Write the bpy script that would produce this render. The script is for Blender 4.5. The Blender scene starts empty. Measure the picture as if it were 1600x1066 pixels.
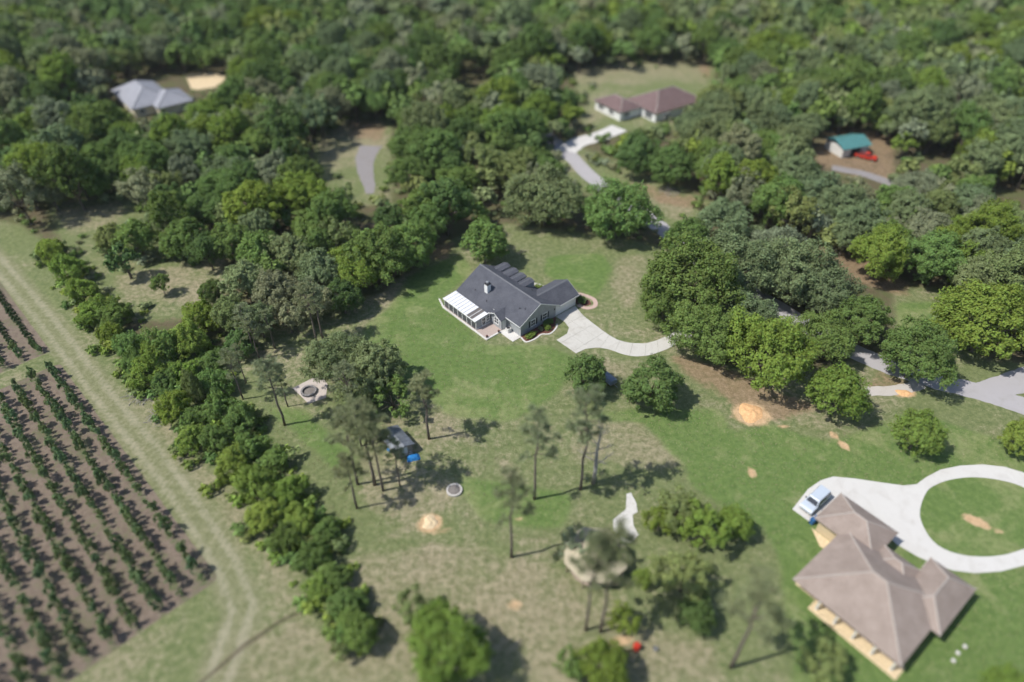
import bpy, math, random
import numpy as np
from mathutils import Vector, Matrix
R = math.radians
rng = np.random.default_rng(7)
rnd = random.Random(11)
sc = bpy.context.scene
col = sc.collection

# ------------------------------------------------------------------ camera, sky, sun, exposure
F_PX, PITCH, HCAM = 1067.0, 40.0, 80.0          # focal length in photo pixels, tilt below horizon, drone height
cd = bpy.data.cameras.new('camera'); cam = bpy.data.objects.new('camera', cd); col.objects.link(cam)
cam.location = (0, 0, HCAM); cam.rotation_euler = (R(90 - PITCH), 0, 0)
cd.sensor_width = 36.0; cd.lens = 36.0 * F_PX / 1600.0
cd.clip_start = 1.0; cd.clip_end = 6000.0
cd.dof.use_dof = True; cd.dof.focus_distance = 117.5
cd.dof.aperture_fstop = 0.024 / 1.85            # miniature-style shallow focus of the photograph
sc.camera = cam
SUN_EL, SHADOW_ANG = 54.0, 15.0                 # shadows fall towards +x, a little away from the camera
w = bpy.data.worlds.new('World'); sc.world = w; w.use_nodes = True
wn = w.node_tree; bg = wn.nodes['Background']
sky = wn.nodes.new('ShaderNodeTexSky'); sky.sky_type = 'NISHITA'; sky.sun_disc = False
sky.sun_elevation = R(SUN_EL)
sdir = Vector((-math.cos(R(SHADOW_ANG)) * math.cos(R(SUN_EL)), -math.sin(R(SHADOW_ANG)) * math.cos(R(SUN_EL)), math.sin(R(SUN_EL))))
sky.sun_rotation = math.atan2(sdir.x, sdir.y)
wn.links.new(sky.outputs[0], bg.inputs[0]); bg.inputs[1].default_value = 0.112
sl = bpy.data.lights.new('sun', 'SUN'); so = bpy.data.objects.new('sun', sl); col.objects.link(so)
sl.energy = 4.0; sl.angle = R(0.53); sl.color = (1.0, 0.965, 0.90)
so.rotation_euler = (-sdir).to_track_quat('-Z', 'Y').to_euler()
sc.view_settings.view_transform = 'Standard'; sc.view_settings.look = 'None'
sc.view_settings.gamma = 1.0; sc.view_settings.exposure = 0.18
sc.render.engine = 'CYCLES'
sc.cycles.max_bounces = 4; sc.cycles.diffuse_bounces = 2; sc.cycles.transparent_max_bounces = 8
sc.cycles.use_adaptive_sampling = True; sc.cycles.adaptive_threshold = 0.03

# ------------------------------------------------------------------ pixel <-> ground
_cp, _sp = math.cos(R(PITCH)), math.sin(R(PITCH))
def gp(px, py, z=0.0):
    dx = (px - 800) / F_PX; k = (533 - py) / F_PX
    dy = _cp + k * _sp; dz = -_sp + k * _cp
    t = (z - HCAM) / dz
    return (dx * t, dy * t)
def proj(x, y, z):
    dep = y * _cp - (z - HCAM) * _sp; up = y * _sp + (z - HCAM) * _cp
    return 800 + F_PX * x / dep, 533 - F_PX * up / dep, dep
def gps(pts, z=0.0): return [gp(a, b, z) for a, b in pts]
def in_poly(x, y, poly):
    x = np.asarray(x, float); y = np.asarray(y, float); ins = np.zeros(x.shape, bool)
    n = len(poly); j = n - 1
    for i in range(n):
        xi, yi = poly[i]; xj, yj = poly[j]
        c = ((yi > y) != (yj > y)) & (x < (xj - xi) * (y - yi) / ((yj - yi) or 1e-9) + xi)
        ins ^= c; j = i
    return ins

# ------------------------------------------------------------------ object helpers
def tag(o, label=None, cat=None, group=None, kind=None):
    if label: o['label'] = label
    if cat: o['category'] = cat
    if group: o['group'] = group
    if kind: o['kind'] = kind
    return o
def empty(name, loc=(0, 0, 0), rz=0.0, label=None, cat=None, group=None):
    o = bpy.data.objects.new(name, None); col.objects.link(o)
    o.location = loc; o.rotation_euler = (0, 0, rz); o.empty_display_size = 0.3
    return tag(o, label, cat, group)
def link(name, me, parent=None, mat=None):
    if mat is not None and len(me.materials) == 0: me.materials.append(mat)
    o = bpy.data.objects.new(name, me); col.objects.link(o)
    if parent is not None: o.parent = parent
    return o
def fast_mesh(name, V, Q, smooth=False):
    V = np.ascontiguousarray(V, np.float32); Q = np.ascontiguousarray(Q, np.int32); k = Q.shape[1]
    me = bpy.data.meshes.new(name); me.vertices.add(len(V)); me.vertices.foreach_set('co', V.ravel())
    me.loops.add(Q.size); me.loops.foreach_set('vertex_index', Q.ravel())
    me.polygons.add(len(Q)); me.polygons.foreach_set('loop_start', np.arange(0, Q.size, k, dtype=np.int32))
    if smooth: me.polygons.foreach_set('use_smooth', np.ones(len(Q), bool))
    me.update(calc_edges=True); me.validate()
    return me
class MB:
    def __init__(s): s.v = []; s.f = []
    def add(s, vs, fs):
        b = len(s.v); s.v += [tuple(map(float, q)) for q in vs]; s.f += [tuple(b + i for i in f) for f in fs]; return s
    def box(s, x0, x1, y0, y1, z0, z1):
        return s.add([(x0,y0,z0),(x1,y0,z0),(x1,y1,z0),(x0,y1,z0),(x0,y0,z1),(x1,y0,z1),(x1,y1,z1),(x0,y1,z1)],
                     [(0,3,2,1),(4,5,6,7),(0,1,5,4),(1,2,6,5),(2,3,7,6),(3,0,4,7)])
    def prism(s, poly, z0, z1):
        n = len(poly); a = sum(poly[i][0]*poly[(i+1)%n][1]-poly[(i+1)%n][0]*poly[i][1] for i in range(n))
        if a < 0: poly = poly[::-1]
        return s.add([(p[0],p[1],z0) for p in poly]+[(p[0],p[1],z1) for p in poly],
                     [tuple(range(n-1,-1,-1)), tuple(range(n,2*n))]+[(i,(i+1)%n,n+(i+1)%n,n+i) for i in range(n)])
    def extr(s, poly, axis, a, b):          # poly in the two other axes, extruded along axis x or y
        n = len(poly)
        mk = (lambda p, t: (t, p[0], p[1])) if axis == 'x' else (lambda p, t: (p[0], t, p[1]))
        return s.add([mk(p, a) for p in poly]+[mk(p, b) for p in poly],
                     [tuple(range(n)), tuple(range(2*n-1, n-1, -1))]+[(i,n+i,n+(i+1)%n,(i+1)%n) for i in range(n)])
    def slab(s, pts, t):                    # roof plane: points at top, thickness downwards
        n = len(pts)
        return s.add(list(pts)+[(p[0],p[1],p[2]-t) for p in pts],
                     [tuple(range(n)), tuple(range(2*n-1,n-1,-1))]+[(i,n+i,n+(i+1)%n,(i+1)%n) for i in range(n)])
    def tube(s, path, radii, n=7, cap=True):
        path = [Vector(p) for p in path]; b = len(s.v); m = len(path); fs = []; vs = []
        for i, p in enumerate(path):
            d = (path[min(i+1,m-1)] - path[max(i-1,0)]).normalized()
            a = d.orthogonal().normalized() if abs(d.z) < .95 else d.cross(Vector((0,1,0))).normalized()
            c = d.cross(a)
            for k in range(n):
                t = 2*math.pi*k/n; vs.append(p + (a*math.cos(t)+c*math.sin(t))*radii[i])
        for i in range(m-1):
            for k in range(n): fs.append((i*n+k, i*n+(k+1)%n, (i+1)*n+(k+1)%n, (i+1)*n+k))
        if cap: fs += [tuple(range(n-1,-1,-1)), tuple(range((m-1)*n, m*n))]
        return s.add(vs, fs)
    def lathe(s, prof, n=16, c=(0,0,0), axis='z'):
        vs = []; m = len(prof)
        for r_, h in prof:
            for k in range(n):
                t = 2*math.pi*k/n; a, b2 = r_*math.cos(t), r_*math.sin(t)
                q = (a, b2, h) if axis == 'z' else (a, h, b2)
                vs.append((q[0]+c[0], q[1]+c[1], q[2]+c[2]))
        fs = [(i*n+k, i*n+(k+1)%n, (i+1)*n+(k+1)%n, (i+1)*n+k) for i in range(m-1) for k in range(n)]
        fs += [tuple(range(n-1,-1,-1)), tuple(range((m-1)*n, m*n))]
        return s.add(vs, fs)
    def mesh(s, name, mat=None, bevel=0.0, smooth=False):
        me = bpy.data.meshes.new(name); me.from_pydata(s.v, [], s.f); me.update()
        import bmesh
        bm = bmesh.new(); bm.from_mesh(me)
        bmesh.ops.recalc_face_normals(bm, faces=bm.faces)
        if bevel > 0: bmesh.ops.bevel(bm, geom=list(bm.edges), offset=bevel, segments=2, affect='EDGES', profile=0.6)
        bm.to_mesh(me); bm.free()
        if smooth:
            for p in me.polygons: p.use_smooth = True
        if mat: me.materials.append(mat)
        return me
    def build(s, name, mat, parent=None, bevel=0.0, smooth=False):
        return link(name, s.mesh(name, mat, bevel, smooth), parent)

# ------------------------------------------------------------------ materials
class NT:
    def __init__(s, name):
        s.m = bpy.data.materials.new(name); s.m.use_nodes = True; s.t = s.m.node_tree; s.t.nodes.clear()
        s.out = s.t.nodes.new('ShaderNodeOutputMaterial')
    def n(s, typ, **kw):
        nd = s.t.nodes.new('ShaderNode' + typ)
        for k, v in kw.items():
            if k.startswith('i_'):
                key = k[2:]; nd.inputs[int(key) if key.isdigit() else key.replace('_', ' ')].default_value = v
            else: setattr(nd, k, v)
        return nd
    def l(s, a, b): s.t.links.new(a, b); return b
    def noise(s, scale, detail=4, rough=.55, vec=None, dist=0.0):
        nd = s.n('TexNoise'); nd.inputs['Scale'].default_value = scale; nd.inputs['Detail'].default_value = detail
        nd.inputs['Roughness'].default_value = rough; nd.inputs['Distortion'].default_value = dist
        if vec is not None: s.l(vec, nd.inputs['Vector'])
        return nd.outputs['Fac']
    def math(s, op, a, b=None, clamp=False):
        nd = s.n('Math', operation=op, use_clamp=clamp)
        for i, q in enumerate((a, b)):
            if q is None: continue
            if isinstance(q, (int, float)): nd.inputs[i].default_value = q
            else: s.l(q, nd.inputs[i])
        return nd.outputs[0]
    def ramp01(s, x, lo, hi):
        nd = s.n('MapRange', interpolation_type='SMOOTHSTEP'); s.l(x, nd.inputs[0])
        nd.inputs[1].default_value = lo; nd.inputs[2].default_value = hi; return nd.outputs[0]
    def mix(s, f, a, b, mode='MIX'):
        nd = s.n('Mix', data_type='RGBA', blend_type=mode)
        if isinstance(f, (int, float)): nd.inputs[0].default_value = f
        else: s.l(f, nd.inputs[0])
        for i, q in ((6, a), (7, b)):
            if isinstance(q, tuple): nd.inputs[i].default_value = (*q, 1) if len(q) == 3 else q
            else: s.l(q, nd.inputs[i])
        return nd.outputs[2]
    def bump(s, h, strength, dist):
        nd = s.n('Bump'); nd.inputs['Strength'].default_value = strength; nd.inputs['Distance'].default_value = dist
        s.l(h, nd.inputs['Height']); return nd.outputs[0]
    def done(s, color, rough=.8, spec=.3, metal=0.0, normal=None, alpha=None):
        b = s.n('BsdfPrincipled')
        if isinstance(color, tuple): b.inputs['Base Color'].default_value = (*color, 1)
        else: s.l(color, b.inputs['Base Color'])
        if isinstance(rough, (int, float)): b.inputs['Roughness'].default_value = rough
        else: s.l(rough, b.inputs['Roughness'])
        b.inputs['Metallic'].default_value = metal; b.inputs['Specular IOR Level'].default_value = spec
        if normal is not None: s.l(normal, b.inputs['Normal'])
        if alpha is not None: b.inputs['Alpha'].default_value = alpha
        s.l(b.outputs[0], s.out.inputs[0]); return s.m
def m_plain(name, c, rough=.6, var=.12, scale=1.5, spec=.3, metal=0.0, alpha=None):
    t = NT(name); co = t.n('TexCoord').outputs['Object']
    a = t.noise(scale, 5, .6, co); b = t.noise(scale * 9, 3, .6, co)
    f = t.math('ADD', t.math('MULTIPLY', a, .6), t.math('MULTIPLY', b, .4))
    lo = tuple(q * (1 - var) for q in c); hi = tuple(min(1, q * (1 + var)) for q in c)
    return t.done(t.mix(t.ramp01(f, .3, .7), lo, hi), rough, spec, metal, alpha=alpha)
def m_roof(name, c, c2, row=.14):
    t = NT(name); co = t.n('TexCoord').outputs['Object']
    mp = t.n('Mapping'); t.l(co, mp.inputs[0]); mp.inputs['Scale'].default_value = (1, 1, 2.2)
    big = t.noise(.55, 4, .6, co); tabs = t.noise(5.5, 2, .9, mp.outputs[0]); fine = t.noise(26, 2, .7, co)
    f = t.math('ADD', t.math('MULTIPLY', big, .35), t.math('ADD', t.math('MULTIPLY', tabs, .5), t.math('MULTIPLY', fine, .25)))
    cc = t.mix(t.ramp01(f, .35, .75), c, c2)
    wv = t.n('TexWave', wave_type='BANDS', bands_direction='Z'); t.l(co, wv.inputs[0]); wv.inputs['Scale'].default_value = 1.0 / row / 3.0
    wv.inputs['Distortion'].default_value = .4
    return t.done(cc, .88, .25, normal=t.bump(t.math('ADD', wv.outputs['Fac'], t.math('MULTIPLY', tabs, .6)), .5, .02))
def m_siding(name, c):
    t = NT(name); co = t.n('TexCoord').outputs['Object']
    wv = t.n('TexWave', wave_type='BANDS', bands_direction='Z', wave_profile='SAW'); t.l(co, wv.inputs[0]); wv.inputs['Scale'].default_value = 1.6
    n = t.noise(1.2, 4, .6, co); cc = t.mix(t.ramp01(n, .3, .7), tuple(q*.9 for q in c), tuple(q*1.06 for q in c))
    return t.done(cc, .6, .3, normal=t.bump(wv.outputs['Fac'], .5, .02))
def m_concrete(name, c, stain=(.36,.33,.28)):
    t = NT(name); co = t.n('TexCoord').outputs['Object']
    a = t.noise(.45, 6, .65, co, .6); b = t.noise(5, 5, .7, co); f = t.noise(40, 3, .6, co)
    cc = t.mix(t.ramp01(a, .45, .8), c, stain); cc = t.mix(t.math('MULTIPLY', t.ramp01(b, .4, .8), .35), cc, tuple(q*.72 for q in c))
    # each slab is cast on its own day: a small shift of tone per object
    oi = t.n('ObjectInfo'); cc = t.mix(t.math('MULTIPLY', oi.outputs['Random'], .22), cc, tuple(q*.7 for q in c))
    return t.done(cc, .85, .25, normal=t.bump(f, .3, .01))
def m_leaf():
    t = NT('leaves'); oi = t.n('ObjectInfo'); g = t.n('NewGeometry'); co = t.n('TexCoord').outputs['Object']
    isl = g.outputs['Random Per Island']; cl = t.noise(2.4, 2, .5, co)
    v = t.math('ADD', t.math('MULTIPLY', isl, .75), t.math('MULTIPLY', cl, .7))     # 0..1.45
    br = t.math('ADD', t.math('MULTIPLY', v, .75), .5)
    hsv = t.n('HueSaturation'); t.l(oi.outputs['Color'], hsv.inputs['Color']); t.l(br, hsv.inputs['Value'])
    t.l(t.math('ADD', t.math('MULTIPLY', isl, .03), .485), hsv.inputs['Hue'])
    c = hsv.outputs[0]
    d = t.n('BsdfDiffuse'); t.l(c, d.inputs['Color'])
    tr = t.n('BsdfTranslucent'); t.l(t.mix(.35, c, (.16, .2, .02)), tr.inputs['Color'])
    ms = t.n('MixShader'); ms.inputs[0].default_value = .34; t.l(d.outputs[0], ms.inputs[1]); t.l(tr.outputs[0], ms.inputs[2])
    t.l(ms.outputs[0], t.out.inputs[0]); return t.m
def m_leaf_attr():
    t = NT('far_leaves'); at = t.n('Attribute', attribute_name='tint'); g = t.n('NewGeometry')
    br = t.math('ADD', t.math('MULTIPLY', g.outputs['Random Per Island'], .8), .6)
    hsv = t.n('HueSaturation'); t.l(at.outputs['Color'], hsv.inputs['Color']); t.l(br, hsv.inputs['Value'])
    d = t.n('BsdfDiffuse'); t.l(hsv.outputs[0], d.inputs['Color'])
    tr = t.n('BsdfTranslucent'); t.l(hsv.outputs[0], tr.inputs['Color'])
    ms = t.n('MixShader'); ms.inputs[0].default_value = .2; t.l(d.outputs[0], ms.inputs[1]); t.l(tr.outputs[0], ms.inputs[2])
    t.l(ms.outputs[0], t.out.inputs[0]); return t.m
def m_bark(name, c1, c2):
    t = NT(name); co = t.n('TexCoord').outputs['Object']
    mp = t.n('Mapping'); t.l(co, mp.inputs[0]); mp.inputs['Scale'].default_value = (6, 6, 1.2)
    n = t.noise(2.5, 5, .7, mp.outputs[0]); return t.done(t.mix(t.ramp01(n, .35, .7), c1, c2), .95, .15, normal=t.bump(n, .8, .05))
M = dict(
    leaf=m_leaf(), farleaf=m_leaf_attr(), bark=m_bark('bark', (.09,.075,.06), (.21,.18,.15)), pinebark=m_bark('pine_bark', (.11,.09,.075), (.26,.22,.19)),
    deadwood=m_bark('dead_wood', (.27,.25,.24), (.46,.44,.42)),
    roof=m_roof('charcoal_shingles', (.058,.062,.078), (.118,.122,.142)), roof_cap=m_plain('ridge_cap', (.15,.155,.17), .85, .15, 4),
    tanroof=m_roof('taupe_shingles', (.225,.178,.152), (.385,.315,.275)), tancap=m_plain('taupe_ridge', (.43,.38,.345), .85, .1, 3),
    brownroof=m_roof('brown_shingles', (.13,.088,.085), (.21,.145,.14)), greyroof=m_roof('grey_shingles', (.24,.245,.28), (.36,.365,.40)),
    pavroof=m_roof('straw_shingles', (.36,.31,.21), (.52,.46,.34)),
    siding=m_siding('grey_siding', (.36,.375,.39)), trim=m_plain('white_trim', (.78,.78,.77), .5, .05), cream=m_siding('cream_wall', (.66,.60,.46)),
    stucco=m_plain('tan_stucco', (.58,.47,.31), .85, .12, 3), white=m_plain('white_paint', (.80,.80,.79), .45, .05), offwhite=m_plain('off_white', (.66,.65,.62), .6, .08),
    glass=m_plain('window_glass', (.035,.042,.055), .08, .2, 1, .6), shutter=m_plain('dark_shutter', (.045,.05,.06), .6, .1),
    screen=m_plain('porch_screen', (.10,.105,.115), .7, .1, 2, alpha=.72), panelw=m_plain('white_roof_panel', (.76,.77,.80), .35, .06, .8), paneld=m_plain('tinted_roof_panel', (.15,.135,.125), .35, .12, 2),
    metal=m_plain('grey_metal', (.42,.43,.44), .4, .1, 3, .5, .6), dark=m_plain('dark_iron', (.04,.04,.045), .5, .2), black=m_plain('rubber', (.025,.025,.026), .8, .2),
    concrete=m_concrete('driveway_concrete', (.58,.56,.515), (.44,.41,.36)), concrete2=m_concrete('pale_concrete', (.66,.64,.61), (.52,.49,.45)), gravel=m_concrete('road_asphalt', (.30,.28,.28), (.25,.22,.20)),
    lanetar=m_concrete('pale_asphalt', (.43,.41,.42), (.37,.35,.34)), sandroad=m_concrete('sandy_road', (.52,.48,.44), (.43,.38,.32)), pink=m_concrete('pink_pavers', (.55,.40,.34), (.42,.33,.28)), paver=m_concrete('patio_pavers', (.47,.38,.34), (.38,.32,.29)),
    pitslab=m_concrete('pit_slab', (.56,.49,.44), (.34,.30,.28)),
    mulch=m_plain('red_mulch', (.14,.06,.045), .95, .4, 6), sand=m_plain('orange_sand', (.70,.42,.21), .95, .25, 2.5), palesand=m_plain('pale_sand', (.66,.52,.33), .95, .22, 3),
    ash=m_plain('ash', (.2,.18,.165), .95, .4, 5), pitstone=m_plain('dark_stone', (.24,.23,.23), .9, .3, 4), stone=m_plain('pale_stone', (.55,.52,.48), .9, .2, 4), tarp=m_plain('blue_tarp', (.03,.20,.50), .4, .25, 3), bluebin=m_plain('blue_plastic', (.04,.13,.30), .4, .15),
    covercloth=m_plain('shade_tinted_cover', (.22,.27,.36), .6, .2, 2),  # white trailer cover, tree shade put into its colour as darker blue-grey
    teal=m_plain('teal_metal', (.085,.23,.23), .45, .15, 1.5), red=m_plain('red_paint', (.52,.045,.025), .35, .12), truckwhite=m_plain('truck_white', (.50,.56,.64), .25, .04, 1, .5), wood=m_plain('weathered_wood', (.33,.27,.21), .85, .25, 5),
    shedroof=m_plain('grey_shed_metal', (.20,.215,.24), .4, .25, 2, .5, .3), lamp=m_plain('lamp_lens', (.7,.7,.65), .2, .05), tail=m_plain('red_lens', (.35,.02,.02), .25, .1),
)

# ------------------------------------------------------------------ ground: one sheet, what grows or lies where is kept as attributes
FA = R(135); FD = np.array([math.cos(FA), math.sin(FA)]); FP = np.array([-.7071, -.7071]); FE = np.array(gp(316, 906))   # crop rows
def field_st(x, y):
    dx = np.asarray(x) - FE[0]; dy = np.asarray(y) - FE[1]
    return dx * FD[0] + dy * FD[1], dx * FP[0] + dy * FP[1]
FOREST = gps([(-420,60),(-170,300),(-40,340),(30,352),(75,385),(150,470),(205,535),(330,545),(420,520),(470,500),(540,475),(600,458),(650,418),(690,388),(730,362),(790,350),(880,362),(960,372),(1040,388),(1060,440),(1060,520),(1140,575),(1250,590),(1340,565),(1400,575),(1480,562),(1600,570),(1900,590),(2300,60)]) + [(330, 480), (-330, 480)]
LAWN = [gps(p) for p in [
    [(560,520),(640,450),(690,470),(760,540),(810,540),(865,540),(905,560),(870,620),(800,660),(700,650),(640,600),(600,560)],
    [(640,430),(720,395),(740,420),(700,460),(600,490)], [(850,400),(940,395),(960,420),(930,470),(900,450),(850,430)],
    [(1060,700),(1200,660),(1300,690),(1430,640),(1600,700),(1800,760),(1800,1200),(1250,1200),(1230,960),(1210,850),(1080,760)],
    [(830,650),(1000,640),(1130,640),(1150,690),(1060,720),(1000,660)], [(1400,470),(1470,470),(1490,520),(1450,560),(1400,510)],
    [(480,640),(560,720),(520,740),(440,660),(400,630)], [(700,740),(900,770),(880,830),(760,820)]]]
DRY = [gps(p) for p in [
    [(900,660),(1060,650),(1130,690),(1040,740),(960,730),(880,730)], [(960,395),(1030,400),(1000,450),(985,500),(950,450)],
    [(560,860),(700,840),(900,890),(1000,960),(1120,1000),(1180,1200),(480,1200),(500,1000)], [(180,560),(240,600),(330,720),(470,900),(500,960),(430,960),(330,800),(200,640)],
    [(560,690),(640,720),(720,770),(660,830),(560,800)], [(300,1066),(350,1000),(480,960),(560,1066),(560,1200),(300,1200)], [(910,555),(1010,560),(1050,580),(950,600)],
    [(660,640),(760,680),(740,700),(660,680)], [(905,250),(990,295),(1100,320),(1060,352)], [(890,95),(1110,88),(1110,130),(900,135)], [(80,330),(200,310),(190,350),(110,370)], [(170,430),(300,410),(345,450),(330,480),(190,470)],
    [(490,225),(540,185),(605,190),(605,235),(550,270),(495,260)], [(1430,215),(1510,220),(1500,255),(1440,250)], [(1545,270),(1600,260),(1700,300),(1600,320)], [(780,700),(860,790),(830,800),(760,720)]]]
DIRT = [gps(p) for p in [
    [(1040,552),(1130,570),(1240,620),(1290,640),(1200,655),(1130,625),(1070,590)], [(1185,362),(1240,375),(1335,395),(1420,440),(1430,470),(1330,440),(1240,400),(1180,385)],
    [(1265,235),(1300,205),(1350,200),(1400,215),(1400,285),(1330,275),(1270,260)], [(540,186),(605,192),(600,222),(545,215)], [(670,385),(720,375),(700,405),(660,412)], [(960,270),(1000,285),(1080,300),(1110,330),(1030,320)],
    [(1085,90),(1110,95),(1112,125),(1095,120)], [(1130,600),(1260,640),(1230,660),(1140,640)], [(1370,575),(1440,600),(1430,615),(1350,612)]]]
CLEAR = [gps(p) for p in [[(890,85),(1115,80),(1115,200),(915,200)], [(500,180),(610,180),(610,320),(560,320),(490,270)], [(1400,450),(1490,450),(1530,560),(1400,560)], [(860,215),(1120,320),(1060,380),(860,270)], [(70,300),(210,290),(350,395),(352,490),(200,500),(110,410)]]]
xs = np.concatenate([np.linspace(-2500,-330,14)[:-1], np.arange(-330,-120,3.5), np.arange(-120,120,.7), np.arange(120,330,3.5), np.linspace(333,2500,14)])
ys = np.concatenate([np.linspace(-700,5,8)[:-1], np.arange(5,150,.7), np.arange(150,370,2.2), np.linspace(373,4500,16)])
X, Y = np.meshgrid(xs, ys); nx, ny = len(xs), len(ys)
def blur(a, k=1):
    for _ in range(k):
        p = np.pad(a, 1, mode='edge'); a = (p[1:-1,1:-1]*2 + p[:-2,1:-1] + p[2:,1:-1] + p[1:-1,:-2] + p[1:-1,2:]) / 6
    return a
def polymask(polys, k): return blur(sum(in_poly(X, Y, p).astype(float) for p in polys).clip(0, 1), k)
S_, T_ = field_st(X, Y)
fieldm = (((S_ > -1.6) & (S_ < 57.5) | (S_ > 62) & (S_ < 110)) & (T_ > -1.6) & (T_ < 90)).astype(float)
trk = gps([(-110,310),(-20,395),(30,450),(75,505),(125,570),(178,640),(225,695),(268,752),(315,822),(355,885),(380,950),(350,1040),(280,1200)])
def dist_path(path):
    D = np.full(X.shape, 1e9)
    for (a, b), (c, d) in zip(path[:-1], path[1:]):
        vx, vy = c - a, d - b; t = (((X-a)*vx + (Y-b)*vy) / (vx*vx+vy*vy)).clip(0, 1)
        D = np.minimum(D, np.hypot(X-a-t*vx, Y-b-t*vy))
    return D
TD = dist_path(trk)
rut = np.exp(-((TD-1.2)/.75)**2)
dark_strip = np.exp(-(dist_path(gps([(300,1080),(380,1010),(440,970),(480,950)]))/.5)**2)  # narrow strip of darker ground colour; the sheet stays flat
litter = in_poly(X, Y, FOREST).astype(float)
for p in CLEAR: litter[in_poly(X, Y, p)] = 0
ROWM = np.exp(-(((T_+1.425) % 2.85-1.425)/.45)**2)*fieldm
SANDS = [(1173,648,3.2,2.8,0,1.0),(672,818,1.9,1.7,0,1.0),(1175,739,.8,1.3,0,.85),(1525,815,2.2,.9,-.6,.95),(1226,667,1.5,.6,0,.7),(1303,680,.7,1.1,.4,.85),(1318,696,.8,1.3,.5,.9),(1412,614,2.2,1.2,0,1.0),(810,812,1.0,.7,0,.5),(805,945,1.4,1.1,0,.6),(1560,830,1.0,.6,0,.6),(690,830,2.4,.9,.3,.5),(970,1002,2.0,.8,.2,.8),(735,740,1.2,.9,0,.4)]
sand = np.zeros(X.shape)
for px_, py_, a_, b_, r_, s_ in SANDS:
    cx_, cy_ = gp(px_, py_); ux = (X-cx_)*math.cos(r_)+(Y-cy_)*math.sin(r_); uy = -(X-cx_)*math.sin(r_)+(Y-cy_)*math.cos(r_)
    sand = np.maximum(sand, s_*np.exp(-((ux/a_)**2+(uy/b_)**2)))
ATT = dict(sand=sand, row=ROWM, green=polymask(LAWN, 6), dry=polymask(DRY, 5), dirt=polymask(DIRT, 4), litter=blur(litter, 9), soil=blur(fieldm, 1), rut=rut, dark_strip=dark_strip, track=np.exp(-(TD/3.2)**4))
ii = np.arange(nx*ny).reshape(ny, nx)
quads = np.stack([ii[:-1,:-1], ii[:-1,1:], ii[1:,1:], ii[1:,:-1]], -1).reshape(-1, 4)
gme = fast_mesh('ground', np.stack([X.ravel(), Y.ravel(), np.zeros(X.size)], -1), quads)
for k, a in ATT.items():
    at = gme.attributes.new(k, 'FLOAT', 'POINT'); at.data.foreach_set('value', np.ascontiguousarray(a.ravel(), np.float32))
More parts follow.
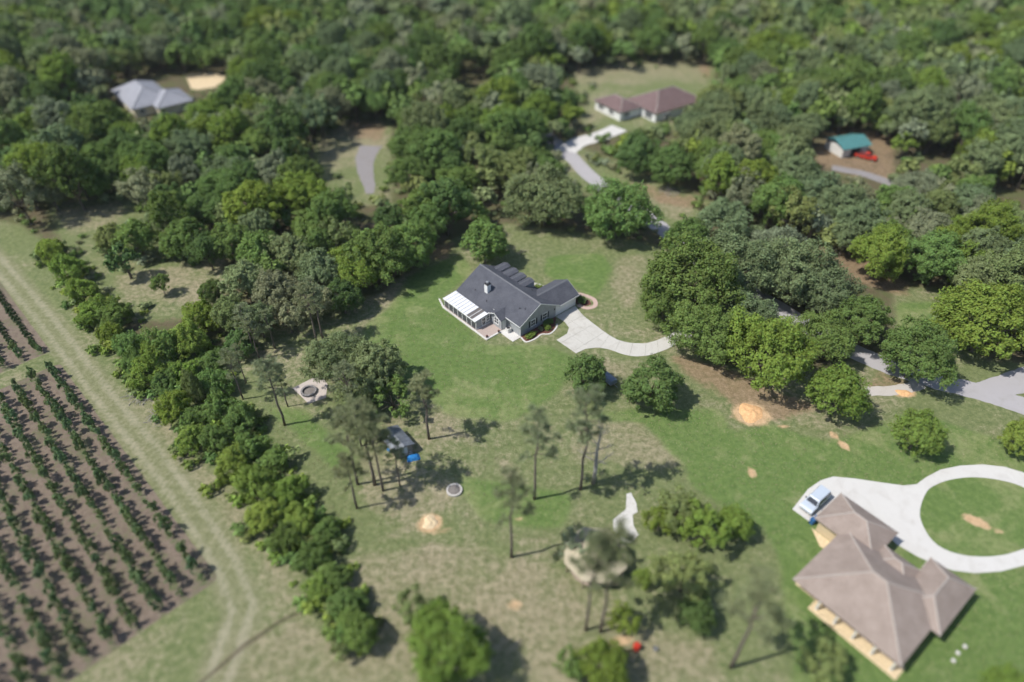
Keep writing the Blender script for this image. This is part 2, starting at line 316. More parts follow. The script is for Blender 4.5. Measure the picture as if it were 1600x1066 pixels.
def m_ground():
    t = NT('ground_cover'); co = t.n('TexCoord').outputs['Object']
    A = lambda k: t.n('Attribute', attribute_name=k).outputs['Fac']
    big = t.noise(.028, 5, .6, co, .8); mid = t.noise(.16, 6, .68, co, .5); sml = t.noise(1.1, 5, .7, co); fine = t.noise(6.5, 4, .75, co); vf = t.noise(22, 3, .7, co)
    pert = t.math('ADD', t.math('MULTIPLY', t.math('SUBTRACT', mid, .5), 1.0), t.math('MULTIPLY', t.math('SUBTRACT', sml, .5), .7))
    def mk(k, amp=.9, lo=.32, hi=.68): return t.ramp01(t.math('ADD', A(k), t.math('MULTIPLY', pert, amp)), lo, hi)
    tex = t.math('ADD', t.math('MULTIPLY', sml, .5), t.math('MULTIPLY', fine, .5))
    # rough pasture: olive grass with straw showing through
    past = t.mix(t.ramp01(tex, .36, .64), (.110,.145,.055), (.230,.254,.116))
    straw = t.mix(t.ramp01(tex, .36, .66), (.19,.165,.095), (.46,.395,.275))
    bare = t.math('ADD', t.math('MULTIPLY', big, .8), t.math('MULTIPLY', mid, .6))
    c = t.mix(t.math('MULTIPLY', t.ramp01(t.math('ADD', bare, t.math('MULTIPLY', t.math('SUBTRACT', tex, .5), 1.1)), .66, .92), .85), past, straw)
    c = t.mix(t.math('MULTIPLY', mk('dry', 1.7, .35, 1.25), .7), c, straw)
    lawn = t.mix(t.ramp01(tex, .34, .66), (.084,.146,.038), (.170,.246,.074))
    lawn2 = t.mix(t.ramp01(tex, .34, .66), (.165,.205,.074), (.295,.325,.140))
    lw = t.mix(t.math('MULTIPLY', t.ramp01(t.math('ADD', mid, t.math('MULTIPLY', t.math('SUBTRACT', big, .5), .8)), .46, .68), .8), lawn, lawn2)
    c = t.mix(t.math('MULTIPLY', mk('green', 1.0, .3, .8), .92), c, lw)
    spot = t.noise(.55, 3, .6, co, 1.2)
    c = t.mix(t.math('MULTIPLY', t.ramp01(spot, .60, .74), .3), c, (.075,.115,.038))
    c = t.mix(t.math('MULTIPLY', t.ramp01(t.math('ADD', t.math('MULTIPLY', fine, .6), t.math('MULTIPLY', mid, .5)), .60, .74), .55), c, (.36,.335,.22))
    lit = t.mix(t.ramp01(tex, .35, .65), (.075,.060,.036), (.180,.145,.092))
    lit = t.mix(t.ramp01(mid, .42, .6), lit, (.115,.125,.055))
    c = t.mix(mk('litter', 1.3, .35, .95), c, lit)
    dirt = t.mix(t.ramp01(tex, .35, .66), (.19,.125,.075), (.37,.265,.175))
    c = t.mix(t.math('MULTIPLY', mk('dirt', 1.6, .35, 1.05), .8), c, dirt)
    c = t.mix(mk('sand', .55, .28, .62), c, t.mix(t.ramp01(tex, .35, .65), (.47,.31,.17), (.66,.47,.29)))
    trk_ = t.mix(t.ramp01(tex, .36, .64), (.165,.175,.085), (.30,.285,.175))
    c = t.mix(t.math('MULTIPLY', mk('track', .8, .3, .9), .75), c, trk_)
    c = t.mix(t.math('MULTIPLY', mk('rut', 1.1, .3, 1.1), .5), c, (.43,.39,.29))
    soil = t.mix(t.ramp01(tex, .35, .65), (.150,.118,.092), (.290,.228,.182))
    soil = t.mix(t.math('MULTIPLY', t.ramp01(t.math('ADD', t.math('MULTIPLY', sml, .5), t.math('MULTIPLY', mid, .5)), .48, .62), .6), soil, (.10,.13,.05))
    c = t.mix(mk('soil', .35, .4, .6), c, soil)
    c = t.mix(t.math('MULTIPLY', mk('row', .9, .3, .9), .8), c, (.115,.145,.065))
    c = t.mix(t.math('MULTIPLY', mk('dark_strip', .5, .45, .9), .65), c, (.075,.055,.04))
    h = t.math('ADD', t.math('MULTIPLY', sml, .6), t.math('ADD', t.math('MULTIPLY', fine, .5), t.math('MULTIPLY', vf, .25)))
    return t.done(c, .95, .12, normal=t.bump(h, .9, .16))
tag(link('ground', gme, mat=m_ground()), kind='structure')

# ------------------------------------------------------------------ roads, driveways
def ribbon(path, width, name, mat, z=.02, thick=.06, wob=.15):
    pts = [Vector((*p, 0)) for p in path]; fine = []
    for i in range(len(pts)-1):
        p0, p1, p2, p3 = pts[max(i-1,0)], pts[i], pts[i+1], pts[min(i+2,len(pts)-1)]
        for k in range(8):
            u = k/8; fine.append(.5*((2*p1)+(p2-p0)*u+(2*p0-5*p1+4*p2-p3)*u*u+(3*p1-p0-3*p2+p3)*u**3))
    fine.append(pts[-1]); L = []; Rr = []
    for i, p in enumerate(fine):
        d = (fine[min(i+1,len(fine)-1)]-fine[max(i-1,0)]).normalized(); n = Vector((-d.y, d.x, 0))
        wd = width(i/(len(fine)-1)) if callable(width) else width
        L.append(p+n*(wd/2+rnd.uniform(-wob,wob))); Rr.append(p-n*(wd/2+rnd.uniform(-wob,wob)))
    m = MB(); k = len(fine)
    vs = [(*q.xy, z) for q in L]+[(*q.xy, z) for q in Rr]+[(*q.xy, z-thick) for q in L]+[(*q.xy, z-thick) for q in Rr]
    fs = []
    for i in range(k-1):
        fs += [(i,k+i,k+i+1,i+1),(2*k+i,2*k+i+1,3*k+i+1,3*k+i),(i,i+1,2*k+i+1,2*k+i),(k+i,3*k+i,3*k+i+1,k+i+1)]
    m.add(vs, fs); o = m.build(name, mat); tag(o, kind='structure'); return o
# the lane behind the house, from the upper junction down past the oaks, and on to the right edge
lane = ribbon([gp(846,205), gp(890,243), gp(925,278), gp(985,322), gp(1035,358), gp(1100,412), gp(1180,460), gp(1280,520), gp(1370,565), gp(1450,592), gp(1530,612), gp(1610,638), gp(1760,690)], lambda t: 4.4, 'lane', M['lanetar'], .022)
ribbon([gp(885,236), gp(905,222), gp(935,214), gp(968,200)], 5.6, 'brown_house_driveway', M['concrete2'], .032)
ribbon([gp(580,228), gp(571,246), gp(571,268), gp(577,290), gp(578,303)], lambda t: 6.4*(1-t)+1.6*t, 'gravel_drive', M['gravel'], .024)
ribbon([gp(1640,578), gp(1590,596), gp(1545,612)], 4.6, 'side_lane', M['lanetar'], .030)
ribbon([gp(1340,612), gp(1400,610), gp(1440,600)], 2.2, 'sandy_verge', M['sandroad'], .028)
ribbon([gp(1300,262), gp(1350,272), gp(1400,290), gp(1450,310)], 3.4, 'dirt_lane', M['gravel'], .024)
import bmesh
def slabs(root, poly, cuts, mat, z=.05, gap=.035, thick=.14):
    bm = bmesh.new(); f = bm.faces.new([bm.verts.new((x, y, 0)) for x, y in poly])
    for (cx, cy), (nx_, ny_) in cuts:
        bmesh.ops.bisect_plane(bm, geom=list(bm.verts)+list(bm.edges)+list(bm.faces), plane_co=(cx,cy,0), plane_no=(nx_,ny_,0))
    out = []
    for f in list(bm.faces):
        if f.calc_area() < .3: continue
        pts = [v.co.copy() for v in f.verts]; out.append(pts)
    bm.free()
    for pts in out:
        n = len(pts); a = sum(pts[i].x*pts[(i+1)%n].y-pts[(i+1)%n].x*pts[i].y for i in range(n))
        if a < 0: pts.reverse()
        ins = []
        for i in range(n):
            e1 = (pts[i]-pts[i-1]); e2 = (pts[(i+1)%n]-pts[i])
            if e1.length < 1e-5 or e2.length < 1e-5: continue
            n1 = Vector((-e1.y,e1.x,0)).normalized(); n2 = Vector((-e2.y,e2.x,0)).normalized()
            b = (n1+n2); b = b/max(.5, b.length_squared/2) if b.length > 1e-4 else n1
            ins.append(pts[i]+b*(gap/2))
        dz = rnd.uniform(-.006,.006)
        m = MB().prism([(q.x,q.y) for q in ins], z-thick, z+dz); m.build('slab', mat, root)
# house frame: u along the ridge towards the camera, v along the front
HA = R(-48.5); HO = gp(813, 526); HAv = Vector((math.cos(HA), math.sin(HA))); HBv = Vector((-HAv.y, HAv.x))
def huv(u, v): q = Vector(HO)+HAv*u+HBv*v; return (q.x, q.y)
apron_px = [(869.6,531.5),(886,521.6),(889,512),(882,503)]
apron = gps(apron_px)+[huv(.12,9.0), huv(.12,14.2)]+gps([(911,493),(926,505),(942.5,517.5),(952,524)])+gps([(938,543.8),(931.5,543.6),(915,545.5),(900,552.5)])
lanepoly = gps([(952,524),(964.5,531),(975,534.2),(986.5,536.4),(1008.5,537),(1025,532.5),(1044,524),(1063,514),(1085,503),(1100,520),(1080,527),(1060,536.5),(1042,546),(1025,552.5),(1012,556),(995,557.5),(982,556),(970,553),(960,549),(951,546),(938,543.8)])
drv = empty('driveway', (0,0,0)); tag(drv, kind='structure')
cuts = [(huv(k, 0), tuple(HAv)) for k in (3.2, 6.3, 9.4)] + [(huv(0, k), tuple(HBv)) for k in (7.2, 10.3, 13.2)]
slabs(drv, apron, cuts, M['concrete'])
lc = []
for a, b in [((964.5,531),(951,546)),((979,535),(968,552.5)),((993,536.6),(990,557.2)),((1011,537),(1015,555.5)),((1030,530.5),(1040,547)),((1050,521),(1062,535.5)),((1072,510),(1082,526))]:
    a, b = Vector(gp(*a)), Vector(gp(*b)); d = (b-a).normalized(); lc.append((tuple(a), (-d.y, d.x)))
# the lane cuts are local: split the ribbon piece by piece
up_ = lanepoly[:9]; lo_ = lanepoly[9:][::-1]
def arc(poly, n):
    P = [Vector(p) for p in poly]; L = [0]
    for a, b in zip(P[:-1], P[1:]): L.append(L[-1]+(b-a).length)
    out = []
    for k in range(n+1):
        s = L[-1]*k/n
        for i in range(len(P)-1):
            if s <= L[i+1]+1e-6: out.append(P[i].lerp(P[i+1], (s-L[i])/max(1e-6, L[i+1]-L[i]))); break
    return out
U, Lw = arc(up_, 32), arc(lo_, 32)
for k in range(0, 32, 4):
    poly = [tuple(q) for q in U[k:k+5]]+[tuple(q) for q in Lw[k:k+5][::-1]]
    slabs(drv, poly, [], M['concrete'])

# ------------------------------------------------------------------ trees
def unit(n):
    d = rng.normal(size=(n,3)); return d/np.linalg.norm(d, axis=1, keepdims=True)
def leaf_quads(P, N, size, asp=.62):
    n = len(P); a = np.cross(N, unit(n)); a /= np.linalg.norm(a, axis=1, keepdims=True)+1e-9; b = np.cross(N, a)
    s = (size*rng.uniform(.6,1.35,n))[:,None]; j = rng.uniform(.7,1.3,(n,4,1))
    V = np.stack([P+a*s*j[:,0], P+b*s*asp*j[:,1]+a*s*.15, P-a*s*j[:,2], P-b*s*asp*j[:,3]-a*s*.1+N*s*.2], 1).reshape(-1,3)
    return V, np.arange(4*n).reshape(-1,4)
def crown_mesh(name, n1, n2, nleaf, leaf, vert=.72, sub=.36, open_=0.0, seed=0, flat=.3):
    # lobes on the crown's shell, smaller clumps on each lobe, leaves on each clump
    c1 = []; tries = 0
    while len(c1) < n1 and tries < 4000:
        tries += 1
        d = unit(1)[0]
        if d[2] < -.7: continue
        rr = rng.uniform(.5,.72); p = d*rr*np.array([1,1,vert]); r = rng.uniform(.26,.42)
        if all(np.linalg.norm(p-q[0]) > .55*(r+q[1])*.62 for q in c1): c1.append((p, r))
    c1.append((np.array([0,0,.05]), .5))
    subs = []
    for p, r in c1:
        for _ in range(n2):
            d = unit(1)[0]; o = p/(np.linalg.norm(p)+1e-6)
            if np.dot(d, o) < -.35 or d[2] < -.75: continue
            if rng.random() < open_: continue
            q = p+d*r*rng.uniform(.75,1.05); subs.append((q, r*sub*rng.uniform(.55,1.5)))
    C = np.array([s[0] for s in subs]); Rr = np.array([s[1] for s in subs])
    # drop the clumps that lie deep inside
    pr = Rr**2/np.sum(Rr**2); idx = rng.choice(len(C), nleaf, p=pr)
    d = unit(nleaf); d[:,2] = np.where((d[:,2] < -.5) & (rng.random(nleaf) < .6), -d[:,2], d[:,2])
    P = C[idx]+d*(Rr[idx]*rng.uniform(.35,1.0,nleaf)**.6*rng.choice([1.0,1.0,1.15,1.55],nleaf))[:,None]
    ph = rng.uniform(0, 6.28, 4); az = np.arctan2(P[:,1], P[:,0]); P[:,:2] *= (1+.10*np.sin(2*az+ph[0])+.09*np.sin(3*az+ph[1])+.06*np.sin(5*az+ph[2]))[:,None]; P[:,2] *= 1+.12*np.sin(2*az+ph[3])
    o = C[idx]/(np.linalg.norm(C[idx], axis=1, keepdims=True)+1e-6)
    N = d*.75+o*.35+unit(nleaf)*.65+np.array([0,0,flat]); N /= np.linalg.norm(N, axis=1, keepdims=True)
    V, Q = leaf_quads(P, N, leaf); me = fast_mesh(name, V, Q); me.materials.append(M['leaf']); return me
def trunk_mesh(name, spread=.9, n=9, mat='bark', r0=.06):
    m = MB(); j = lambda a: rnd.uniform(-a, a); top = Vector((j(.05), j(.05), .55))
    m.tube([(0,0,-.02),(j(.01),j(.01),.12),(j(.03),j(.03),.34),top], [r0*1.35,r0,r0*.85,r0*.7], 8)
    for k in range(n):
        a = 2*math.pi*k/n+j(.4); z0 = rnd.uniform(.3,.52); e = spread*rnd.uniform(.7,1.15)
        m.tube([(0,0,z0),(math.cos(a)*e*.4,math.sin(a)*e*.4,z0+.18),(math.cos(a)*e,math.sin(a)*e,rnd.uniform(.78,1.0))], [r0*.55,r0*.36,r0*.12], 6)
    m.tube([top,(j(.12),j(.12),1.05)], [r0*.6,r0*.15], 6)
    return m.mesh(name, M[mat], smooth=True)
CROWN = dict(
    big=[crown_mesh('oak_crown', 28, 30, 26000, .027, .74, .23, .03) for _ in range(5)],
    mid=[crown_mesh('tree_crown', 22, 24, 15000, .036, .82, .26, .03) for _ in range(6)],
    tall=[crown_mesh('tall_crown', 22, 22, 14000, .036, 1.05, .26, .05) for _ in range(4)],
    loose=[crown_mesh('loose_crown', 15, 12, 5200, .042, .75, .30, .35) for _ in range(4)],
    bush=[crown_mesh('bush_foliage', 20, 22, 13000, .038, .9, .28, .02) for _ in range(5)],
    crop=[crown_mesh('crop_foliage', 6, 7, 460, .14, .95, .45, .05) for _ in range(4)])
TRUNK = [trunk_mesh('trunk') for _ in range(5)]; STEM = [trunk_mesh('stem', .7, 7, 'bark', .035) for _ in range(3)]
PAL = dict(oak=(.175,.258,.078), deep=(.140,.215,.072), bright=(.228,.315,.066), lime=(.260,.345,.078), moss=(.225,.285,.138), grey=(.275,.305,.182), olive=(.238,.288,.108), fresh=(.190,.284,.082))
def vary(c, a=.14):
    k = 1+rnd.uniform(-a, a); h = rnd.uniform(-a*.5, a*.5)
    return (c[0]*k*(1+h), c[1]*k, c[2]*k*(1-h), 1)
HAND = []
def solve_crown(px, py, rpx, zk, z0):
    r = 5.0
    for _ in range(12):
        zc = zk*r+z0; x, y = gp(px, py, zc); r = 1.06*rpx*proj(x, y, zc)[2]/F_PX
    return x, y, zc, r
def broadleaf(x, y, zc, r, kind, pal, label, group=None, name='broadleaf_tree', cat='tree', sq=1.0, pc='crown', pt='trunk'):
    e = empty(name, (x, y, 0), rnd.uniform(0, 6.28), label, cat, group)
    c = link(pc, rnd.choice(CROWN[kind]), e); c.location = (0,0,zc); c.scale = (r, r*rnd.uniform(.9,1.1), r*sq); c.color = vary(PAL[pal])
    t = link(pt, rnd.choice(TRUNK if kind != 'bush' else STEM), e); t.scale = (r*.8, r*.8, zc+.12*r)
    HAND.append((x, y, r)); return e
def oak(px, py, rpx, kind, pal, label, group=None, zk=.82, z0=.5, sq=1.0, name='oak_tree'):
    x, y, zc, r = solve_crown(px, py, rpx, zk, z0); return broadleaf(x, y, zc, r, kind, pal, label, group, name, 'tree', sq)
def bush(px, py, rpx, pal, label, group=None, name='bush', zk=.62, sq=.95):
    x, y, zc, r = solve_crown(px, py, rpx, zk, 0.0); return broadleaf(x, y, zc, r, 'bush', pal, label, group, name, 'bush', sq, 'foliage', 'stem')
def pine_set(seed, h=16.0):
    rr = random.Random(seed); bend = [Vector((rr.uniform(-.09,.09)*k, rr.uniform(-.09,.09)*k, h*k/6)) for k in range(7)]
    tr = MB(); tr.tube(bend, [.26,.22,.20,.17,.14,.10,.04], 8)
    def at(z): k = min(5, int(z/h*6)); return bend[k].lerp(bend[k+1], z/h*6-k)
    lm = tr; C = []; nb = rr.randint(16, 22)
    for i in range(nb):
        z = h*(rr.uniform(.58,.99) if i > 2 else rr.uniform(.5,.6)); a = i*2.4+rr.uniform(-.5,.5); k = (z/h-.5)/.5
        L = (2.9*(1-k*.72)+.5)*rr.uniform(.7,1.15); b = at(z); d = Vector((math.cos(a), math.sin(a), rr.uniform(.05,.45)))
        m1 = b+d*L*.5+Vector((0,0,.1)); e = b+d*L+Vector((0,0,.35)); lm.tube([b, m1, e], [.07,.045,.015], 5)
        for q in range(rr.randint(3,5)):
            t = rr.uniform(.5,1.05); C.append(b+d*L*t+Vector((rr.uniform(-.6,.6),rr.uniform(-.6,.6),rr.uniform(-.1,.5))))
    C += [at(h*rr.uniform(.93,1.0))+Vector((rr.uniform(-.4,.4),rr.uniform(-.4,.4),.2)) for _ in range(4)]
    C = np.array([tuple(c) for c in C]); n = 40; idx = np.repeat(np.arange(len(C)), n); d = unit(len(idx)); d[:,2] = np.abs(d[:,2])*.9-.15
    P = C[idx]+d*rng.uniform(.1,.62,(len(idx),1))*np.array([1.15,1.15,.75])
    s = rng.uniform(.16,.30,(len(idx),1)); a = d; b = np.cross(d, unit(len(idx))); b /= np.linalg.norm(b, axis=1, keepdims=True)+1e-9
    V = np.stack([P-a*s, P+b*s*.30, P+a*s, P-b*s*.30], 1).reshape(-1,3)
    me = fast_mesh('pine_needles', V, np.arange(len(V)).reshape(-1,4)); me.materials.append(M['leaf'])
    return tr.mesh('pine_trunk', M['pinebark'], smooth=True), me, h
PINES = [pine_set(s) for s in range(6)]
PINECOL = (.275,.310,.175)
def pine(bx, by, topy, label, group=None, wide=1.0, pcol=PINECOL, xy=None, h=None):
    x, y = xy if xy else gp(bx, by)
    if h is None:
        zs = np.linspace(4, 30, 261); h = zs[np.argmin(np.abs(np.array([proj(x, y, z)[1] for z in zs])-topy))]
    tr, nd, hh = rnd.choice(PINES); k = h/hh
    e = empty('pine_tree', (x, y, 0), rnd.uniform(0, 6.28), label, 'tree', group)
    for nm, me in (('trunk', tr), ('crown', nd)):
        o = link(nm, me, e); o.scale = (k*wide, k*wide, k); o.color = vary(pcol, .12)
    HAND.append((x, y, 2.2)); return e

# ------------------------------------------------------------------ trees placed one by one
oak(852,308,52,'big','moss','big grey-green oak behind the charcoal-roofed house, left of the lane')
oak(965,330,52,'big','fresh','big leafy green oak between the lane and the charcoal-roofed house')
oak(757,380,38,'mid','fresh','round green tree touching the far corner of the charcoal-roofed house')
oak(1080,440,72,'big','oak','largest dark green oak at the left edge of the grove beside the driveway')
oak(1148,420,58,'big','moss','grey-green oak in the middle of the grove beside the driveway')
oak(1100,520,50,'big','oak','oak whose trunk shows where the concrete driveway disappears')
oak(1130,350,46,'big','moss','grey-green oak at the top of the grove beside the lane')
oak(1075,375,38,'big','fresh','green oak overhanging the lane at the top of the grove')
oak(1040,470,40,'big','oak','low oak at the left tip of the grove over the lawn')
oak(1170,500,46,'big','moss','mossy oak behind the broad yellow-green oak')
oak(1198,550,66,'big','bright','broad yellow-green oak standing alone at the front of the grove')
oak(1240,425,58,'big','moss','grey oak at the right end of the grove')
oak(1215,390,40,'big','grey','pale grey oak behind the right end of the grove')
oak(1290,455,44,'big','moss','blue-grey oak beside the sandy gap right of the grove')
oak(1290,525,44,'big','oak','dark oak behind the lone round tree')
oak(1345,500,44,'big','oak','green oak left of the small bright meadow')
oak(1312,614,46,'mid','bright','round bright green tree standing alone on the right lawn')
oak(1435,552,54,'big','oak','oak over the sandy verge at the right of the meadow')
oak(1435,676,38,'mid','lime','young bright green tree in the right lawn above the loop driveway')
oak(1598,682,32,'mid','lime','bright green tree cut by the right edge above the loop driveway')
oak(1545,500,68,'big','bright','big yellow-green tree at the right edge above the side lane')
oak(1600,440,60,'big','olive','olive tree cut by the right edge behind the big yellow-green tree')
oak(916,586,36,'mid','deep','left of the two round dark trees below the driveway')
oak(1020,600,42,'mid','deep','right of the two round dark trees below the driveway')
oak(530,560,46,'big','moss','grey-green oak above the fire pit slab')
oak(585,575,50,'big','moss','broad grey-green oak at the edge of the green lawn')
oak(612,622,36,'loose','oak','thin oak above the tarped shed')
oak(560,612,36,'big','moss','grey-green oak right of the fire pit slab')
oak(490,470,34,'mid','grey','grey tree behind the twin pines')
oak(590,395,52,'big','oak','dark oak at the wood edge left of the lawn shadow')
oak(640,385,42,'big','fresh','green oak at the wood edge above the lawn shadow')
oak(555,420,40,'big','bright','bright oak at the wood edge left of the lawn')
oak(800,265,34,'mid','olive','pale olive tree left of the big grey-green oak')
oak(995,240,36,'big','deep','dark oak above the lane verge, below the brown-roofed house')
oak(1050,258,36,'big','oak','green oak above the brush pile on the lane verge')
oak(560,985,32,'mid','fresh','bushy tree at the lower end of the hedgerow'); 
oak(700,1012,66,'big','bright','large bright green tree at the bottom edge left of centre')
oak(645,955,36,'loose','olive','thin tree behind the large bright tree at the bottom')
oak(945,1040,40,'mid','bright','green tree at the bottom edge left of the red drum')
oak(890,1040,26,'loose','fresh','small thin tree at the bottom edge between two fuller ones')
oak(978,968,26,'loose','bright','loose bright tree above the red drum')
oak(1290,1040,40,'loose','olive','thin grey-green tree at the bottom edge left of the taupe house')
oak(1575,1075,34,'mid','bright','bright tree cut by the bottom edge at lower right')
oak(1105,825,40,'loose','bright','loose bright tree right of the straw-roofed pavilion')
oak(1060,795,36,'loose','olive','pale tree above the loose bright tree right of the pavilion')
oak(1150,818,28,'mid','bright','green tree casting shadow on the lawn left of the taupe house')
oak(1070,900,42,'loose','olive','loose grey-green tree below the loose bright tree right of the pavilion')
oak(1090,960,30,'mid','deep','dark shady tree in the lower clump right of the pavilion')
oak(905,850,30,'loose','grey','thin pale tree at the left side of the pavilion')
oak(950,868,28,'loose','olive','thin olive tree in front of the pavilion')
oak(1004,905,13,'tall','lime','narrow yellow-green tree beside the pavilion', sq=2.0)
oak(1032,812,26,'loose','bright','small loose tree beside the white concrete patch')
def pines():
    A = 'tall slender pine '
    for b in [(445,664.5,562,'with long trunk left of the fire pit slab, nearest the camera',1.0),(450,635.6,575,'just left of the fire pit slab',.9),(380,624,548,'at the hedgerow left of the fire pit slab',.9),(384.6,599,540,'behind the hedgerow pine left of the fire pit',.8),
              (397,549,478,'farther back above the hedgerow',1.0),(495,534.6,448,'left one of the twin pines at the wood edge',1.0),(504.6,530,440,'right one of the twin pines at the wood edge',1.0),(670.5,686,590,'standing right of the tarped shed',1.05),
              (558,794.5,712,'nearest the camera in the pine clump by the stone ring',1.0),(598.7,767,655,'slim one in the middle of the pine clump',.8),(585.6,757.7,632,'thick one in the middle of the pine clump',1.0),(625,760,690,'short one right of the pine clump',.8),
              (564.6,697,630,'at the back of the pine clump',1.0),(559,757,650,'left one of the pine clump',.95),(553,650,570,'in front of the grey-green oaks by the fire pit',1.15),(835,780,645,'alone in the pasture below the driveway',.8),
              (907,765,612,'beside the bare dead tree',.75),(799,871,742,'alone in the lower pasture',.8),(915,985,838,'left one leaning over the pavilion',.62),(938,988,832,'right one leaning over the pavilion',.66),
              (1142,1043,915,'at the lower edge left of the taupe house',.9),(405,560,500,'half hidden behind the hedgerow pines',1.0),(430,545,488,'at the wood edge left of the twin pines',1.0)]:
        pine(b[0], b[1], b[2], A+b[3], wide=b[4])
pines()
def dead_tree(bx, by):
    x, y = gp(bx, by); e = empty('dead_tree', (x, y, 0), .4, 'bare grey dead tree with broken branches beside a pine', 'tree')
    m = MB(); m.tube([(0,0,-.1),(.1,0,3),(.05,.15,7),(.3,.1,10.5),(.35,0,13)], [.34,.28,.22,.12,.03], 8); m.build('trunk', M['deadwood'], e, smooth=True)
    for k in range(13):
        a = k*2.4; z = 4.0+k*.66; L = 2.9-.13*k; c, s_ = math.cos(a), math.sin(a)
        b = MB(); b.tube([(.1,.05,z),(c*L*.5,s_*L*.5,z+.7),(c*L,s_*L,z+1.7)], [.09,.06,.02], 6)
        b.tube([(c*L*.5,s_*L*.5,z+.7),(c*L*.8-s_*.6,s_*L*.8+c*.6,z+1.1)], [.045,.012], 5); b.tube([(c*L*.7,s_*L*.7,z+1.0),(c*L*.9+s_*.5,s_*L*.9-c*.5,z+1.9)], [.04,.012], 5)
        b.build('branch', M['deadwood'], e, smooth=True)
    HAND.append((x, y, 2))
dead_tree(927, 755)
for (a, b, r_, k, p, l) in [(172,375,26,'mid','olive','bushy tree at the left end of the open woods'),(215,372,32,'mid','fresh','round tree in the open woods above the tan clearing'),(285,372,34,'mid','fresh','green tree in the open woods right of the tan clearing'),(322,388,26,'tall','deep','dark narrow tree in the open woods beside the tan clearing'),
    (362,378,34,'mid','oak','green tree in the open woods left of the gravel drive end'),(405,392,36,'mid','fresh','leafy tree in the open woods below the gravel drive'),(452,398,36,'mid','moss','mossy tree in the open woods below the gravel drive'),(385,440,36,'mid','moss','mossy tree behind the hedgerow pines'),(430,452,36,'mid','grey','pale grey tree behind the hedgerow pines'),
    (360,490,30,'mid','olive','olive tree between tan clearing and hedgerow pines'),(405,500,30,'mid','moss','mossy tree just behind the hedgerow pines'),(450,495,28,'loose','grey','thin grey tree left of the twin pines'),(500,425,36,'mid','moss','mossy tree above the twin pines'),(535,462,30,'mid','deep','dark tree right of the twin pines'),(250,440,15,'tall','oak','narrow vine-wrapped tree in the middle of the tan clearing'),(330,455,20,'mid','deep','small dark tree at the right end of the tan clearing')]:
    oak(a, b, r_, k, p, l, zk=.95 if k != 'tall' else 1.3)
# hedgerow along the grass track
HL = 'leafy bush in the hedgerow, '
hedge = [('far stretch beside the grass track', [(78,392,24),(108,425,27),(128,458,24),(152,488,28),(182,492,28),(172,525,22),(205,545,28)]),
         ('tangled middle stretch beside the brush heap', [(232,585,30),(258,545,33),(300,538,30),(312,500,32),(262,600,26),(292,585,28),(332,572,24),(272,640,28),(300,655,24),(302,690,28),(245,560,24),(215,570,26),(340,600,26)]),
         ('near stretch between track and pines', [(345,640,32),(375,662,32),(338,690,28),(392,702,33),(365,730,34),(402,762,38),(430,722,26),(452,772,34),(412,808,34)]),
         ('lowest stretch towards the bottom edge', [(470,815,34),(512,832,30),(452,842,30),(490,872,34),(522,905,30),(540,945,32),(500,918,26),(548,985,30)])]
def nth(k): return f"{k}{'th' if 10 <= k % 100 <= 20 else {1:'st',2:'nd',3:'rd'}.get(k % 10, 'th')}"
HP = dict(bright='yellow-green ', lime='pale lime ', fresh='fresh green ', oak='mid green ')
hn = 0
for lab, pts in hedge:
    for (a, b, r_) in sorted(pts, key=lambda q: q[1]):
        hn += 1; r_ = r_*(.84 if b > 640 else .95); hp_ = rnd.choice(['bright','lime','fresh','bright','oak']); bush(a, b, r_, hp_, HP[hp_]+'bush in the hedgerow, '+nth(hn)+' from its far end', 'hedgerow bushes', 'hedgerow_bush', sq=rnd.uniform(.8,1.35))
bush(302,610,16,'olive','vine-wrapped dead trunk rising from the hedgerow', sq=2.6, zk=1.5)
bush(375,540,26,'deep','dark bush at the wood edge behind the hedgerow pines')

# ------------------------------------------------------------------ woodland: filled tree by tree, clear of everything that must be seen
KEEP = [[(172,125),(235,108),(350,112),(345,135),(290,158),(215,182),(172,150)], [(912,150),(1030,108),(1110,92),(1112,128),(1080,150),(1040,185),(1000,200),(915,192)], [(890,105),(1030,95),(1110,88),(1112,110),(900,130)],
        [(868,228),(938,205),(945,216),(905,250),(985,318),(1062,352),(1040,368),(890,262)], [(915,248),(990,290),(1080,318),(1050,345)], [(960,270),(1090,290),(1090,312),(960,290)],
        [(490,230),(545,185),(605,190),(605,230),(595,290),(577,312),(555,270),(495,262)], [(1268,240),(1300,200),(1355,202),(1395,218),(1392,285),(1330,270),(1272,255)],
        [(1440,234),(1490,236),(1486,250),(1446,248)], [(1562,284),(1596,280),(1596,306),(1566,305)], [(85,335),(195,315),(185,350),(115,368)], [(175,435),(300,412),(343,450),(328,478),(195,468)],
        [(1188,366),(1240,375),(1330,395),(1312,412),(1190,385)], [(1325,440),(1415,440),(1475,472),(1500,530),(1482,585),(1395,510)], [(735,110),(760,110),(755,135),(730,132)], [(668,388),(712,378),(700,400),(664,408)], [(572,320),(580,340),(565,345)],
        [(700,412),(900,405),(910,470),(700,470)]]
kp = []
for poly in KEEP:
    a = np.array(poly); gx, gy = np.meshgrid(np.arange(a[:,0].min(), a[:,0].max(), 6), np.arange(a[:,1].min(), a[:,1].max(), 5))
    m_ = in_poly(gx, gy, poly); kp.append(np.stack([gx[m_], gy[m_]], -1))
kp = np.concatenate(kp)
